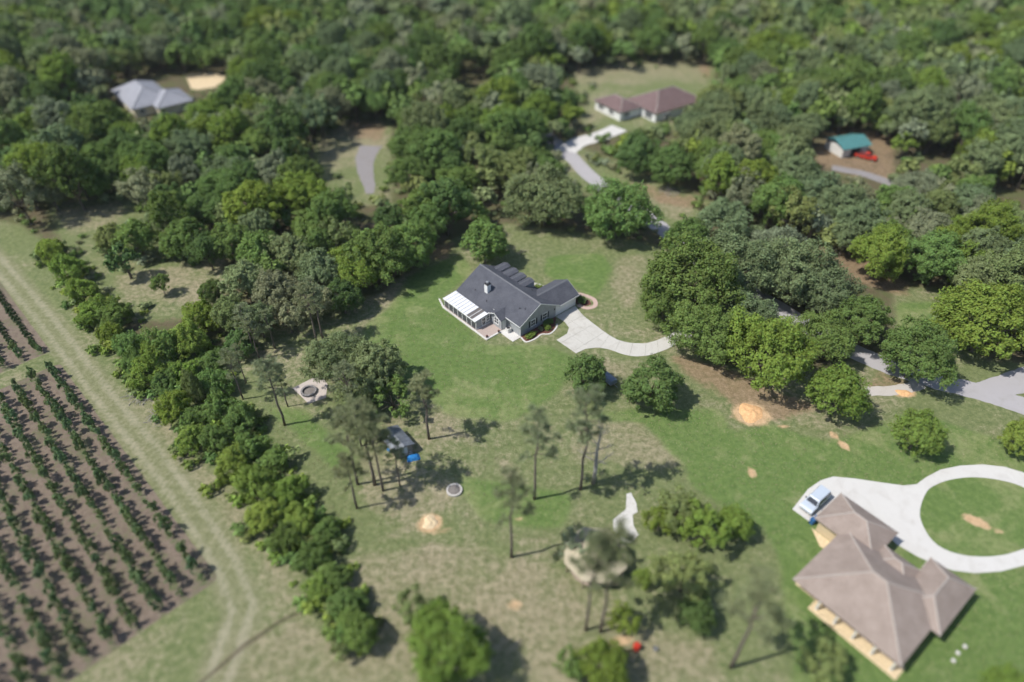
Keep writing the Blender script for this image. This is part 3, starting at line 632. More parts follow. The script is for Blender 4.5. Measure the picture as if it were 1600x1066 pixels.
# where the frame shows the sandy ground of the far clearings, light woods and dense woods alternate
cand = []
step = 5.3
for gy_ in np.arange(95, 420, step):
    st = step*(1 if gy_ < 250 else 1.15)
    for gx_ in np.arange(-300, 300, st):
        x = gx_+rnd.uniform(-2.4,2.4); y = gy_+rnd.uniform(-2.4,2.4)
        cand.append((x, y))
cand = [c for c, k in zip(cand, in_poly([c[0] for c in cand], [c[1] for c in cand], FOREST)) if k]
def thin(x, y):      # open woodland left of the gravel drive
    px, py, _ = proj(x, y, 4); return 60 < px < 480 and 270 < py < 500
wood = []
cellmap = {}
for x, y in cand:
    r = rnd.choice([2.9,3.4,3.9,4.4,4.9,5.4,6.0]); big = r > 4.6
    t_ = thin(x, y)
    if t_ and rnd.random() < .10: continue
    sq = rnd.uniform(.82,1.22); zc = r*1.0*sq+rnd.uniform(.5,3.0)
    px, py, dep = proj(x, y, zc)
    if py > 620 or px < -220 or px > 1820: continue
    rp = r*F_PX/dep; ry = rp*sq*.62
    if (((kp[:,0]-px)/(rp*1.04))**2+((kp[:,1]-py)/(ry*1.2+rp*.25))**2 < 1).any(): continue
    if any((x-a)**2+(y-b)**2 < (.62*(r+c))**2 for a, b, c in HAND): continue
    key = (int(x//8), int(y//8))
    if any((x-q[0])**2+(y-q[1])**2 < (.41*(r+q[2]))**2 for i in (-1,0,1) for j in (-1,0,1) for q in cellmap.get((key[0]+i,key[1]+j), [])): continue
    cellmap.setdefault(key, []).append((x, y, r)); wood.append((x, y, zc, r, sq, px, py, rp))
inview = [q for q in wood if -q[7] < q[5] < 1600+q[7] and -q[7] < q[6] < 1066]
inview.sort(key=lambda q: -q[7]); near = set(id(q) for q in inview[:292])
def region(px, py):
    if px < 470 and py > 215: return 'in the open woods left of the gravel drive', 'open woods left of the gravel drive'
    if px < 470: return 'in the dense woods around the grey-roofed house', 'dense woods around the grey-roofed house'
    if px < 860 and py > 200: return 'in the woods between gravel drive and lane', 'woods between gravel drive and lane'
    if px < 900: return 'in the far woods left of the brown-roofed house', 'far woods left of the brown-roofed house'
    if py < 215: return 'in the far woods right of the brown-roofed house', 'far woods right of the brown-roofed house'
    return 'in the woods around the teal-roofed shed', 'woods around the teal-roofed shed'
PN = dict(oak='mid green ', deep='dark green ', fresh='fresh green ', moss='mossy grey-green ', grey='pale grey ', bright='yellow-green ', olive='olive ')
far = []; WT = {}
KN = {'mid':'round tree ','tall':'tall tree ','loose':'thin tree ','big':'broad tree '}
for q in wood:
    x, y, zc, r, sq, px, py, rp = q
    if id(q) not in near: far.append(q); continue
    wh, gr = region(px, py)
    z = rnd.random(); kind = 'tall' if sq > 1.13 else ('loose' if z < .14 else ('big' if r > 4.5 else 'mid'))
    right = px > 1080 and py > 150
    pal = rnd.choice(['oak','deep','fresh','moss','grey','oak','bright'] if not right else ['moss','fresh','moss','olive','bright','moss','grey'])
    if 480 < px < 860 and py > 220: pal = rnd.choice(['oak','fresh','bright','deep','oak','moss'])
    if kind == 'loose': pal = rnd.choice(['grey','moss','olive'])
    e_ = broadleaf(x, y, zc, r, kind, pal, PN[pal]+KN[kind]+wh, PN[pal]+KN[kind].strip()+'s, '+gr, 'woodland_tree', 'tree', min(sq, 1.35) if kind != 'tall' else sq*.95)
    WT.setdefault(e_['label'], []).append((px, e_))
for lb, lst in WT.items():
    for k, (_, e_) in enumerate(sorted(lst, key=lambda q: q[0])):
        if len(lst) > 1: e_['label'] = lb+', '+nth(k+1)+' from left'
# the rest of the wood, far off or beyond the frame, reads as one mass
FV = []
for k in range(5):
    me = crown_mesh('tmp', 9, 8, 620, .135, .8, .42, .05); a = np.empty(len(me.vertices)*3, np.float32); me.vertices.foreach_get('co', a); FV.append(a.reshape(-1,3)); bpy.data.meshes.remove(me)
AV, AC = [], []
tm = MB()
for x, y, zc, r, sq, px, py, rp in far:
    V = FV[rnd.randrange(5)]; a = rnd.uniform(0, 6.28); ca, sa = math.cos(a), math.sin(a)
    AV.append(np.stack([(V[:,0]*ca-V[:,1]*sa)*r+x, (V[:,0]*sa+V[:,1]*ca)*r+y, V[:,2]*r*sq+zc], -1))
    c = vary(PAL[rnd.choice(['oak','fresh','moss','bright','olive','moss','grey'] if px > 850 else ['oak','deep','fresh','moss','grey','olive'])])
    AC.append(np.tile(np.array(c, np.float32), (len(V), 1)))
    tm.tube([(x,y,-.1),(x,y,zc)], [.32,.12], 5)
U_ = crown_mesh('tmp', 5, 6, 150, .22, .7, .45, .05); ua = np.empty(len(U_.vertices)*3, np.float32); U_.vertices.foreach_get('co', ua); ua = ua.reshape(-1,3); bpy.data.meshes.remove(U_)
AV = np.concatenate(AV); AC = np.concatenate(AC)
fme = fast_mesh('distant_woodland', AV, np.arange(len(AV)).reshape(-1,4)); ca_ = fme.color_attributes.new('tint', 'FLOAT_COLOR', 'POINT'); ca_.data.foreach_set('color', AC.ravel())
fo = link('distant_woodland', fme, mat=M['farleaf']); tag(fo, 'far tree canopy along the top of the picture and beyond', 'woodland', kind='stuff')
tko = tm.build('trunks', M['bark'], fo); tag(tko, kind='stuff')
UV, UC = [], []
for _ in range(9000):
    x, y = rnd.uniform(-190, 190), rnd.uniform(105, 300)
    r = rnd.choice([.7,.9,1.2,1.6,2.0]); px, py, dep = proj(x, y, r*.5)
    if px < -60 or px > 1660 or not in_poly([x], [y], FOREST)[0]: continue
    rp = r*F_PX/dep
    if ((kp[:,0]-px)**2+(kp[:,1]-py)**2 < (rp*.8)**2).any() and rnd.random() < .97: continue
    UV.append(ua*np.array([r,r,r*rnd.uniform(.6,1.0)])+np.array([x,y,r*.5])); UC.append(np.tile(np.array(vary(PAL[rnd.choice(['oak','olive','moss','fresh','grey'])], .2), np.float32), (len(ua),1)))
    if len(UV) > 2600: break
for lab, pts in hedge:
    for (a, b, r_) in pts:
        x0, y0, zc0, r0 = solve_crown(a, b, r_, .62, 0)
        for _ in range(9):
            an = rnd.uniform(0, 6.28); d_ = r0*rnd.uniform(.6,1.25); r = rnd.uniform(.5,1.5); zl = rnd.choice([.4,.4,1.4])*r*.9
            UV.append(ua*np.array([r,r,r*rnd.uniform(.6,1.2)])+np.array([x0+d_*math.cos(an), y0+d_*math.sin(an), zl])); UC.append(np.tile(np.array(vary(PAL[rnd.choice(['lime','olive','bright','fresh','oak'])], .2), np.float32), (len(ua),1)))
UV = np.concatenate(UV); UC = np.concatenate(UC)
ume = fast_mesh('undergrowth', UV, np.arange(len(UV)).reshape(-1,4)); ca_ = ume.color_attributes.new('tint', 'FLOAT_COLOR', 'POINT'); ca_.data.foreach_set('color', UC.ravel())
tag(link('undergrowth', ume, mat=M['farleaf']), 'low scrubby undergrowth between the woodland trees and along the hedgerow', 'undergrowth', kind='stuff')
print('wood', len(wood), 'near', len(near), 'far', len(far))

# ------------------------------------------------------------------ crop rows
crop = []
for k in range(0, 26):
    for s0, s1 in ((0, 57), (63, 108)):
        s = s0
        while s < s1:
            p = FE+FD*(s+rnd.uniform(-.15,.15))+FP*(k*2.85+rnd.uniform(-.12,.12)); px, py, dep = proj(p[0], p[1], .5)
            s += 1.28
            if px < -25 or py > 1090 or rnd.random() < .03: continue
            crop.append((dep, k, s0, p))
crop.sort(key=lambda c: c[0])
ORD = ['first','second','third','fourth','fifth','sixth','seventh','eighth','ninth','tenth','eleventh','twelfth','thirteenth','fourteenth','fifteenth','sixteenth','seventeenth','eighteenth','nineteenth','twentieth']+['outermost']*9
print('crop', len(crop))
CN = {}
for dep, k, s0, p in crop[:300]:
    CN[(k, s0)] = CN.get((k, s0), 0)+1; cn = nth(CN[(k, s0)])
    lab = f'low crop bush, {cn} from the near end of the {nth(k+1)} row from the track' if s0 == 0 else f'low crop bush, {cn} from the near end of the {nth(k+1)} far block row'
    r = rnd.choice([.45,.56,.64,.7,.75,.85])*rnd.uniform(.9,1.1); hz = rnd.uniform(1.5,2.3); o = link('crop_bush', rnd.choice(CROWN['crop']), None); o.location = (p[0], p[1], r*hz*.85); o.scale = (r, r, r*hz); o.rotation_euler = (0,0,rnd.uniform(0,6.28)); o.color = vary((.175,.255,.115), .2)
    tag(o, lab, 'bush', 'crop bushes in the field rows')
cv = np.empty(len(CROWN['crop'][0].vertices)*3, np.float32); CROWN['crop'][0].vertices.foreach_get('co', cv); cv = cv.reshape(-1,3)
rest = crop[300:]
if rest:
    V = np.concatenate([cv*np.array([rr_, rr_, rr_])+np.array([p[0], p[1], rr_*.72]) for (_, _, _, p) in rest for rr_ in [rnd.uniform(.5,.78)]])
    o = link('distant_crop', fast_mesh('distant_crop', V, np.arange(len(V)).reshape(-1,4)), mat=M['leaf']); o.color = (.062,.098,.052,1); tag(o, 'far crop bushes at the left edge of the field', 'crop', kind='stuff')

# ------------------------------------------------------------------ the charcoal-roofed house
def wall_window(root, axis, at, a0, a1, z0, z1, side, shut=False, name='window'):
    # axis 'x': the wall plane is x = at, the window spans a0..a1 along y; side +-1 is the outer direction
    def bx(m, d0, d1, p0, p1, q0, q1):
        lo, hi = sorted((at+side*d0, at+side*d1))
        return m.box(lo, hi, p0, p1, q0, q1) if axis == 'x' else m.box(p0, p1, lo, hi, q0, q1)
    fr = MB(); t = .15
    bx(fr, -.05, .06, a0-t, a1+t, z1, z1+t); bx(fr, -.05, .08, a0-t, a1+t, z0-t, z0)
    bx(fr, -.05, .058, a0-t, a0, z0, z1); bx(fr, -.05, .058, a1, a1+t, z0, z1)
    bx(fr, -.05, .045, a0, a1, (z0+z1)/2-.05, (z0+z1)/2+.05); bx(fr, -.05, .04, (a0+a1)/2-.03, (a0+a1)/2+.03, z0, z1)
    w_ = fr.build(name, M['trim'], root)
    bx(MB(), -.04, .02, a0, a1, z0, z1).build('pane', M['glass'], w_)
    if shut:
        for s0, s1 in ((a0-t-.42, a0-t-.02), (a1+t+.02, a1+t+.42)):
            sm = MB(); bx(sm, 0, .05, s0, s1, z0-.05, z1+.05); bx(sm, .05, .065, s0+.06, s1-.06, z0+.05, (z0+z1)/2-.05); bx(sm, .05, .065, s0+.06, s1-.06, (z0+z1)/2+.05, z1-.05); sm.build('shutter', M['shutter'], w_)
    return w_
H = empty('house', (HO[0], HO[1], 0), HA, 'grey house with charcoal shingle roof, white chimney and screened porch in the centre lawn', 'house')
zr, sl_ = 5.6, .56
zm = lambda v: zr-sl_*abs(v-4.5)
W = M['siding']
b = lambda v: zm(v)-.16
MB().extr([(0,0),(9,0),(9,b(9)),(4.5,b(4.5)),(0,b(0))], 'x', -16.3, 0).build('wall', W, H)
MB().box(-16.3,-6.4,-1.4,.05,0,b(-1.4)).build('wall', W, H)
MB().box(-16.3,-6.0,8.95,10.2,0,b(10.2)).build('wall', W, H)
MB().box(-6.4,-3.7,-1.4,.05,0,2.45).extr([(-6.4,2.45),(-3.7,2.45),(-5.05,3.3)], 'y', -1.4, 1.0).build('wall', W, H)
MB().extr([(-5.8,0),(-.12,0),(-.12,2.55),(-2.9,4.18),(-5.8,2.62)], 'y', 8.97, 14.4).build('wall', W, H)
tR = .11
MB().slab([(-16.8,4.5,zr),(.5,4.5,zr),(.5,-.55,zm(-.55)),(-6.9,-.55,zm(-.55)),(-6.9,-1.95,zm(-1.95)),(-16.8,-1.95,zm(-1.95))][::-1], tR).build('roof', M['roof'], H)
MB().slab([(-16.8,4.5,zr),(.5,4.5,zr),(.5,9.45,zm(9.45)),(-6.2,9.45,zm(9.45)),(-6.2,10.75,zm(10.75)),(-16.8,10.75,zm(10.75))], tR).build('roof', M['roof'], H)
MB().extr([(4.3,zr-.07),(4.5,zr+.045),(4.7,zr-.07),(4.5,zr-.12)], 'x', -16.8, .5).build('ridge_cap', M['roof_cap'], H)
gr_, gs = 4.4, .55; zg = lambda u: gr_-gs*abs(u+2.9)
MB().slab([(-2.9,6.5,gr_),(-2.9,14.85,gr_),(.45,14.85,zg(.45)),(.45,9.47,zg(.45))][::-1], tR).build('roof', M['roof'], H)
MB().slab([(-2.9,6.5,gr_),(-2.9,14.85,gr_),(-6.2,14.85,zg(-6.2)),(-6.2,9.6,zg(-6.2))], tR).build('roof', M['roof'], H)
MB().extr([(-3.1,gr_-.07),(-2.9,gr_+.04),(-2.7,gr_-.07),(-2.9,gr_-.12)], 'y', 6.8, 14.85).build('ridge_cap', M['roof_cap'], H)
MB().slab([(-5.05,-1.95,3.55),(-5.05,.95,3.55),(-3.25,-.4,2.62),(-3.25,-1.95,2.62)], .09).build('roof', M['roof'], H)
MB().slab([(-5.05,-1.95,3.55),(-5.05,.95,3.55),(-6.88,-.9,2.60),(-6.88,-1.95,2.60)][::-1], .09).build('roof', M['roof'], H)
# white fascia and rake boards
fz = .2
def rake(u, v0, v1, zf): MB().add([(u,v0,zf(v0)-.02),(u,v1,zf(v1)-.02),(u,v1,zf(v1)-fz),(u,v0,zf(v0)-fz),(u+.04,v0,zf(v0)-.02),(u+.04,v1,zf(v1)-.02),(u+.04,v1,zf(v1)-fz),(u+.04,v0,zf(v0)-fz)],[(0,1,2,3),(7,6,5,4),(0,4,5,1),(1,5,6,2),(2,6,7,3),(3,7,4,0)]).build('rake_board', M['trim'], H)
rake(.502, 4.5, -.55, zm); rake(.502, 4.5, 9.45, zm)
MB().box(-6.9,.5,-.60,-.552,zm(-.55)-fz,zm(-.55)-.02).build('fascia', M['trim'], H)
MB().box(-16.8,-6.9,-2.0,-1.952,zm(-1.95)-.26,zm(-1.95)-.01).build('fascia', M['trim'], H)
MB().box(.452,.5,9.5,14.85,zg(.45)-fz,zg(.45)-.02).build('fascia', M['trim'], H)
for a, c in ((-5.05,-3.25),(-5.05,-6.88)):
    MB().add([(a,-1.99,3.53),(c,-1.99,2.60),(c,-1.99,2.42),(a,-1.99,3.35),(a,-1.955,3.53),(c,-1.955,2.60),(c,-1.955,2.42),(a,-1.955,3.35)],[(0,1,2,3),(7,6,5,4),(0,4,5,1),(1,5,6,2),(2,6,7,3),(3,7,4,0)]).build('rake_board', M['trim'], H)
MB().add([(-2.9,14.852,gr_-.02),(.45,14.852,zg(.45)-.02),(.45,14.852,zg(.45)-fz),(-2.9,14.852,gr_-fz),(-2.9,14.9,gr_-.02),(.45,14.9,zg(.45)-.02),(.45,14.9,zg(.45)-fz),(-2.9,14.9,gr_-fz)],[(0,1,2,3),(7,6,5,4),(0,4,5,1),(1,5,6,2),(2,6,7,3),(3,7,4,0)]).build('rake_board', M['trim'], H)
MB().box(-.02,.05,-.05,.07,0,b(0)-.1).build('corner_board', M['trim'], H)
# row of dormers on the far slope
for uc in (-15.1,-12.6,-10.35,-8.05):
    d = MB().extr([(uc-.85,2.0),(uc+.85,2.0),(uc+.85,3.88),(uc,4.10),(uc-.85,3.88)], 'y', 6.9, 10.05).build('dormer', M['siding'], H)
    for sgn in (-1, 1):
        pts = [(uc,6.7,4.22),(uc,10.15,4.22),(uc+sgn*1.0,10.15,3.94),(uc+sgn*1.0,7.45,3.94)]
        MB().slab(pts if sgn < 0 else pts[::-1], .07).build('dormer_roof', M['roof'], d)
    MB().extr([(uc-.14,4.17),(uc,4.26),(uc+.14,4.17),(uc,4.10)], 'y', 6.9, 10.15).build('ridge_cap', M['roof_cap'], d)
    MB().box(uc-.4,uc+.4,10.05,10.09,2.8,3.6).build('pane', M['glass'], d)
# chimney
ch = MB().box(-11.25,-10.35,.9,1.8,3.3,5.45).build('chimney', M['white'], H)
MB().box(-11.32,-10.28,.83,1.87,5.45,5.60).build('cap', M['dark'], ch)
MB().lathe([(.2,5.6),(.2,5.85),(.3,5.88),(.3,5.95),(.05,6.05)], 10, (-10.8,1.35,0)).build('flue', M['metal'], ch)
for (u, v) in ((-13.2,.2),(-9.3,-.2),(-2.3,1.9),(-1.3,2.3),(-5.5,8.0)): MB().lathe([(.06,zm(v)-.1),(.06,zm(v)+.3)], 8, (u,v,0)).build('vent_pipe', M['dark'], H)
# gable windows, garage door
wall_window(H, 'x', 0, 2.65, 3.6, 1.0, 2.25, 1, True); wall_window(H, 'x', 0, 5.65, 6.6, 1.0, 2.25, 1, True)
wall_window(H, 'y', -1.4, -5.55, -4.55, .9, 2.1, -1, False)
gd = MB().box(-.16,-.08,9.25,14.1,0,2.25).build('garage_door', M['trim'], H)
for k in range(4): MB().box(-.082,-.045,9.4,13.95,.06+k*.53,.06+k*.53+.48).build('door_panel', M['white'], gd)
MB().box(-.1,-.02,8.98,9.22,0,2.4).build('door_post', M['trim'], gd); MB().box(-.1,-.02,14.12,14.4,0,2.4).build('door_post', M['trim'], gd)
MB().lathe([(.09,0),(.12,.1),(.09,.28)], 8, (.12,8.55,1.9)).build('wall_lamp', M['dark'], H)
MB().box(-3.72,-3.66,-1.1,-.3,0,2.05).build('side_door', M['trim'], H)
MB().box(-16.3,-6.5,-1.46,-1.39,.9,1.85).build('porch_glazing', M['glass'], H)
# screened porch
p_in, p_out = -2.02, -5.1
zin, zout = 2.42, 2.14
np_ = 11; pu0, pu1 = -16.4, -6.75; pw = (pu1-pu0)/np_
for k in range(np_):
    m_ = M['paneld'] if k in (8, 9) else M['panelw']
    MB().slab([(pu0+k*pw+.05,p_out,zout),(pu0+(k+1)*pw-.05,p_out,zout),(pu0+(k+1)*pw-.05,p_in,zin),(pu0+k*pw+.05,p_in,zin)], .04).build('roof_panel', m_, H)
for k in range(np_+1):
    u = pu0+k*pw
    MB().slab([(u-.048,p_out,zout+.035),(u+.048,p_out,zout+.035),(u+.048,p_in,zin+.035),(u-.048,p_in,zin+.035)], .08).build('roof_rib', M['metal'] if k not in (0,9,10,11) else M['white'], H)
MB().box(pu0-.08,pu1+.08,p_out-.1,p_out-.002,zout-.14,zout+.05).build('porch_gutter', M['white'], H)
for k in range(8):
    u = pu0+.05+k*(pu1-pu0-.1)/7; po = MB().box(u-.05,u+.05,-4.95,-4.85,.15,zout-.02).build('porch_post', M['white'], H)
    if k < 7:
        u2 = u+(pu1-pu0-.1)/7; MB().box(u+.052,u2-.052,-4.915,-4.885,.75,zout-.05).build('screen', M['screen'], H); MB().box(u+.052,u2-.052,-4.92,-4.88,.15,.72).build('kick_panel', M['screen'], H)
ew = MB().box(-6.84,-6.76,-4.84,-1.45,.15,2.1).build('porch_end_wall', M['siding'], H)
wall_window(H, 'x', -6.76, -2.35, -1.75, .9, 1.95, 1); wall_window(H, 'x', -6.76, -3.45, -2.75, .45, 1.95, 1, name='porch_door')
MB().box(-6.755,-6.70,-4.8,-1.5,.13,.30).build('sill', M['trim'], H)
# slabs, kerbs and planting beds round the house
def struct(name, poly, z0, z1, mat): o = MB().prism([huv(*q) for q in poly], z0, z1).build(name, mat); tag(o, kind='structure'); return o
struct('porch_floor', [(-16.6,-5.0),(-6.76,-5.0),(-6.76,-1.42),(-16.6,-1.42)], -.05, .14, M['paver'])
struct('patio', [(-6.74,-5.05),(-3.62,-5.05),(-3.62,-1.42),(-6.74,-1.42)], -.05, .13, M['paver'])
struct('patio_kerb', [(-19.2,-4.35),(-16.4,-5.42),(-3.25,-5.42),(-3.25,-2.05),(-3.58,-2.05),(-3.58,-5.09),(-16.35,-5.09),(-19.05,-4.1)], -.05, .17, M['concrete2'])
struct('side_walk', [(-3.55,-2.05),(.25,-2.05),(.25,-.02),(-3.55,-.02)], -.05, .09, M['concrete2'])
struct('planting_bed', [(.06,0),(1.9,-.15),(2.15,1.6),(2.0,3.3),(2.9,4.6),(2.5,6.4),(1.4,7.6),(.6,8.6),(.06,8.8)], -.05, .045, M['mulch'])
def kerb(pts, wd, name, mat, z=.09):
    P = [Vector(huv(*q)) for q in pts]; o = ribbon([tuple(p) for p in P], wd, name, mat, z, .15, .02); return o
kerb([(.3,-.1),(1.9,-.25),(2.3,1.6),(2.15,3.3),(3.05,4.6),(2.65,6.5),(1.9,7.6)], .28, 'bed_kerb', M['concrete2'])
kerb([(.25,14.9),(2.1,15.3),(2.7,17.0),(1.2,18.4),(-1.5,17.9),(-3.2,16.6)], .85, 'brick_walk', M['pink'], .07)
struct('side_bed', [(.2,14.95),(1.5,15.6),(1.9,16.9),(.8,17.6),(-2.8,16.9),(-3,14.5)], -.05, .04, M['mulch'])
kerb([(-6.2,11.0),(-6.0,12.8),(-8.4,14.0),(-10.6,13.2),(-11,11.2)], .5, 'entry_bed_kerb', M['concrete2'])
ac = empty('air_conditioner', (*huv(-2.5,-.72), .09), HA, 'grey outdoor air conditioner unit on the pad by the side wall', 'air conditioner')
MB().box(-.42,.42,-.42,.42,.05,.85).build('casing', M['offwhite'], ac, .03); MB().lathe([(.33,.85),(.33,.89),(.06,.9)], 14).build('fan_grille', M['dark'], ac); MB().box(-.48,.48,-.48,.48,0,.05).build('base', M['concrete2'], ac)
for (u, v), lb in (((-3.75,-4.85),'small dark pot at the outer corner of the patio'), ((-3.4,-2.3),'small dark pot at the inner corner of the patio kerb')):
    q = empty('flower_pot', (*huv(u,v), .13 if u < -3.6 else .17), 0, lb, 'pot'); MB().lathe([(.14,0),(.2,.3),(.22,.34),(.17,.34),(.15,.26)], 12).build('pot', M['dark'], q); MB().lathe([(.15,.3),(.2,.42),(.1,.55)], 8).build('plant', M['mulch'], q)
def shrub(u, v, r, pal, label, sx=1.0, rot=0.0, h=1.0, group=None):
    x, y = huv(u, v); e = empty('shrub', (x, y, .03), HA+rot, label, 'shrub', group)
    c = link('foliage', rnd.choice(CROWN['bush']), e); c.location = (0,0,r*h*.62); c.scale = (r, r*sx, r*h*.8); c.color = vary(PAL[pal], .06); s_ = link('stem', rnd.choice(STEM), e); s_.scale = (r*.6, r*.6, r*h*.7); return e
shrub(1.25,1.4,.62,'lime','long low clipped hedge under the front gable, nearest the corner',2.6); shrub(1.05,4.1,.55,'grey','small blue-grey shrub in the middle of the front bed'); shrub(1.75,5.1,.75,'lime','bright round shrub at the front of the gable bed'); shrub(.8,6.2,.7,'oak','dark clipped hedge between gable window and garage',2.2)
shrub(.3,15.9,.95,'deep','dark shrub beside the garage corner by the pink walk'); shrub(-1.3,16.0,.85,'oak','second shrub beside the garage, behind the dark corner shrub'); shrub(-8.2,12.4,.85,'lime','yellow-green hedge in the kerbed bed behind the garage',1.6,.6)

# ------------------------------------------------------------------ hip-roofed neighbours
def hip(root, u0, u1, v0, v1, ze, zr_, mat, cap, t=.12, name='roof', ins=None):
    du, dv = u1-u0, v1-v0; i = ins if ins else min(du, dv)/2
    if du >= dv: a, c = (u0+i, (v0+v1)/2, zr_), (u1-i, (v0+v1)/2, zr_)
    else: a, c = ((u0+u1)/2, v0+i, zr_), ((u0+u1)/2, v1-i, zr_)
    A_, B_, C_, D_ = (u0,v0,ze), (u1,v0,ze), (u1,v1,ze), (u0,v1,ze)
    fs = [[A_,B_,c,a],[B_,C_,c],[C_,D_,a,c],[D_,A_,a]] if du >= dv else [[A_,B_,a],[B_,C_,c,a],[C_,D_,c],[D_,A_,a,c]]
    m = MB()
    for f in fs:
        pts = [f[0]]
        for q in f[1:]:
            if (Vector(q)-Vector(pts[-1])).length > 1e-4: pts.append(q)
        m.add(pts, [tuple(range(len(pts)))])
    m.add([A_,B_,C_,D_,*[(q[0],q[1],ze-t) for q in (A_,B_,C_,D_)]], [(0,4,5,1),(1,5,6,2),(2,6,7,3),(3,7,4,0),(4,7,6,5)])
    r_ = m.build(name, mat, root)
    for p, q in ((A_,a),(B_,c if du>=dv else a),(C_,c),(D_,a if du>=dv else c),(a,c)):
        if (Vector(p)-Vector(q)).length > .3:
            MB().tube([Vector(p)+Vector((0,0,.02)), Vector(q)+Vector((0,0,.02))], [.1,.1], 5).build('ridge_cap', cap, r_)
    return r_
NA = R(-51.0); NO = gp(*(1220+600/3.269, 740+975/3.269), 2.7); NAv = Vector((math.cos(NA), math.sin(NA))); NBv = Vector((-NAv.y, NAv.x))
def nuv(u, v): q = Vector(NO)+NAv*u+NBv*v; return (q.x, q.y)
Nh = empty('neighbour_house', (*NO, 0), NA, 'tan stucco house with taupe hip roof inside the loop driveway, lower right', 'house')
ST = M['stucco']
MB().box(-10,-.3,2.2,11.4,0,2.62).box(-13,-9.9,2.4,11.4,0,2.62).build('wall', ST, Nh); MB().box(-16.4,-9.2,10.8,16.1,0,2.6).build('wall', ST, Nh); MB().box(-3.7,.8,11.3,15.8,0,2.6).build('wall', ST, Nh)
hip(Nh, -13.6, .35, 0, 12.2, 2.7, 5.8, M['tanroof'], M['tancap']); hip(Nh, -17.0, -8.7, 10.2, 16.75, 2.68, 4.55, M['tanroof'], M['tancap']); hip(Nh, -4.25, 1.42, 7.0, 16.4, 2.66, 4.5, M['tanroof'], M['tancap'])
hip(Nh, -9.0, -4.0, 9.5, 13.6, 2.64, 4.0, M['tanroof'], M['tancap'])
for k in range(5): MB().box(-10+k*2.4,-9.75+k*2.4,.45,.7,0,2.6).build('porch_column', M['offwhite'], Nh)
for a0 in (-9.2,-6.6,-4.0): wall_window(Nh, 'y', 2.2, a0, a0+1.5, .3, 2.1, -1)
for a0 in (3.5,6.5,9.0): wall_window(Nh, 'x', -.3, a0, a0+1.1, .9, 2.1, 1)
wall_window(Nh, 'x', -13, 5, 6.2, .9, 2.1, -1); wall_window(Nh, 'y', 16.1, -11.2, -9.8, .9, 2.1, 1)
gd2 = MB().box(-16.46,-16.39,11.4,15.6,0,2.2).build('garage_door', M['trim'], Nh)
for k in range(4): MB().box(-16.49,-16.46,11.5,15.5,.05+k*.53,.05+k*.53+.48).build('door_panel', M['white'], gd2)
MB().box(-5.2,-4.2,13.3,13.4,0,2.1).build('front_door', M['wood'], Nh)
MB().lathe([(.18,3.2),(.18,3.9),(.25,3.95)], 8, (-9.5,3.0,0)).build('vent_pipe', M['metal'], Nh)
MB().box(-4.4,-3.7,15.6,16.9,0,1.0).build('brick_pier', M['stone'], Nh)
def nstruct(name, poly, z1, mat): o = MB().prism([nuv(*q) for q in poly], -.05, z1).build(name, mat); tag(o, kind='structure'); return o
nstruct('rear_porch_slab', [(-13.5,1.6),(-10.6,1.6),(-10.6,-.1),(.7,-.1),(.7,2.2),(-13.5,2.4)], .08, M['palesand']); nstruct('side_slab', [(-16.9,10.7),(-13.1,10.7),(-13.1,9.2),(-14.6,9.0)], .06, M['palesand'])
P_ = lambda *q: [gp(*a) for a in q]
out_px = [(1238,796),(1262,765),(1282,751),(1302,745),(1335,748),(1375,754),(1412,759),(1432,757),(1447,746),(1470,734),(1500,728),(1535,726),(1570,730),(1610,742),(1660,780),(1670,830),(1640,870),(1600,884),(1565,893),(1525,896),(1490,892),(1455,880),(1430,868),(1400,850),(1385,835),(1330,790),(1300,785),(1268,818)]
in_px = [(1447,770),(1462,758),(1485,750),(1520,746),(1560,750),(1600,762),(1640,790),(1646,828),(1620,850),(1600,858),(1565,868),(1525,870),(1490,864),(1462,850),(1444,826),(1437,800)]
def smooth_closed(P, n=4):
    P = [Vector(p) for p in P]; out = []; N = len(P)
    for i in range(N):
        p0, p1, p2, p3 = P[i-1], P[i], P[(i+1)%N], P[(i+2)%N]
        for k in range(n):
            u = k/n; out.append(tuple(.5*((2*p1)+(p2-p0)*u+(2*p0-5*p1+4*p2-p3)*u*u+(3*p1-p0-3*p2+p3)*u**3)))
    return out
ob = bpy.data.curves.new('loop_driveway', 'CURVE'); ob.dimensions = '2D'; ob.fill_mode = 'BOTH'
for pts in ([gp(*q) for q in out_px], smooth_closed([gp(*q) for q in in_px])):
    sp = ob.splines.new('POLY'); sp.points.add(len(pts)-1); sp.use_cyclic_u = True
    for i, q in enumerate(pts): sp.points[i].co = (*q, 0, 1)
ob.extrude = .04
tmp = bpy.data.objects.new('tmp_curve', ob); col.objects.link(tmp)
dme = bpy.data.meshes.new_from_object(tmp.evaluated_get(bpy.context.evaluated_depsgraph_get())); bpy.data.objects.remove(tmp)
dme.materials.clear(); lo = link('loop_driveway', dme, mat=M['concrete2']); lo.location.z = .012; tag(lo, kind='structure')
for k, (u, v) in enumerate(((-17.35,11.3),(-17.2,12.0))):
    q = empty('wheelie_bin', (*nuv(u,v), .05), NA, ['blue wheelie bin at the garage corner, nearer the camera','blue wheelie bin at the garage corner, nearer the parked car'][k], 'bin')
    MB().extr([(-.25,.05),(.25,.05),(.3,.95),(-.3,.95)], 'y', -.27, .27).build('body', M['bluebin'], q, .02); MB().box(-.33,.33,-.3,.3,.95,1.02).build('lid', M['bluebin'], q, .015); MB().lathe([(.11,-.3),(.11,.3)], 10, (-.26,0,.11), 'y').build('wheel', M['black'], q)
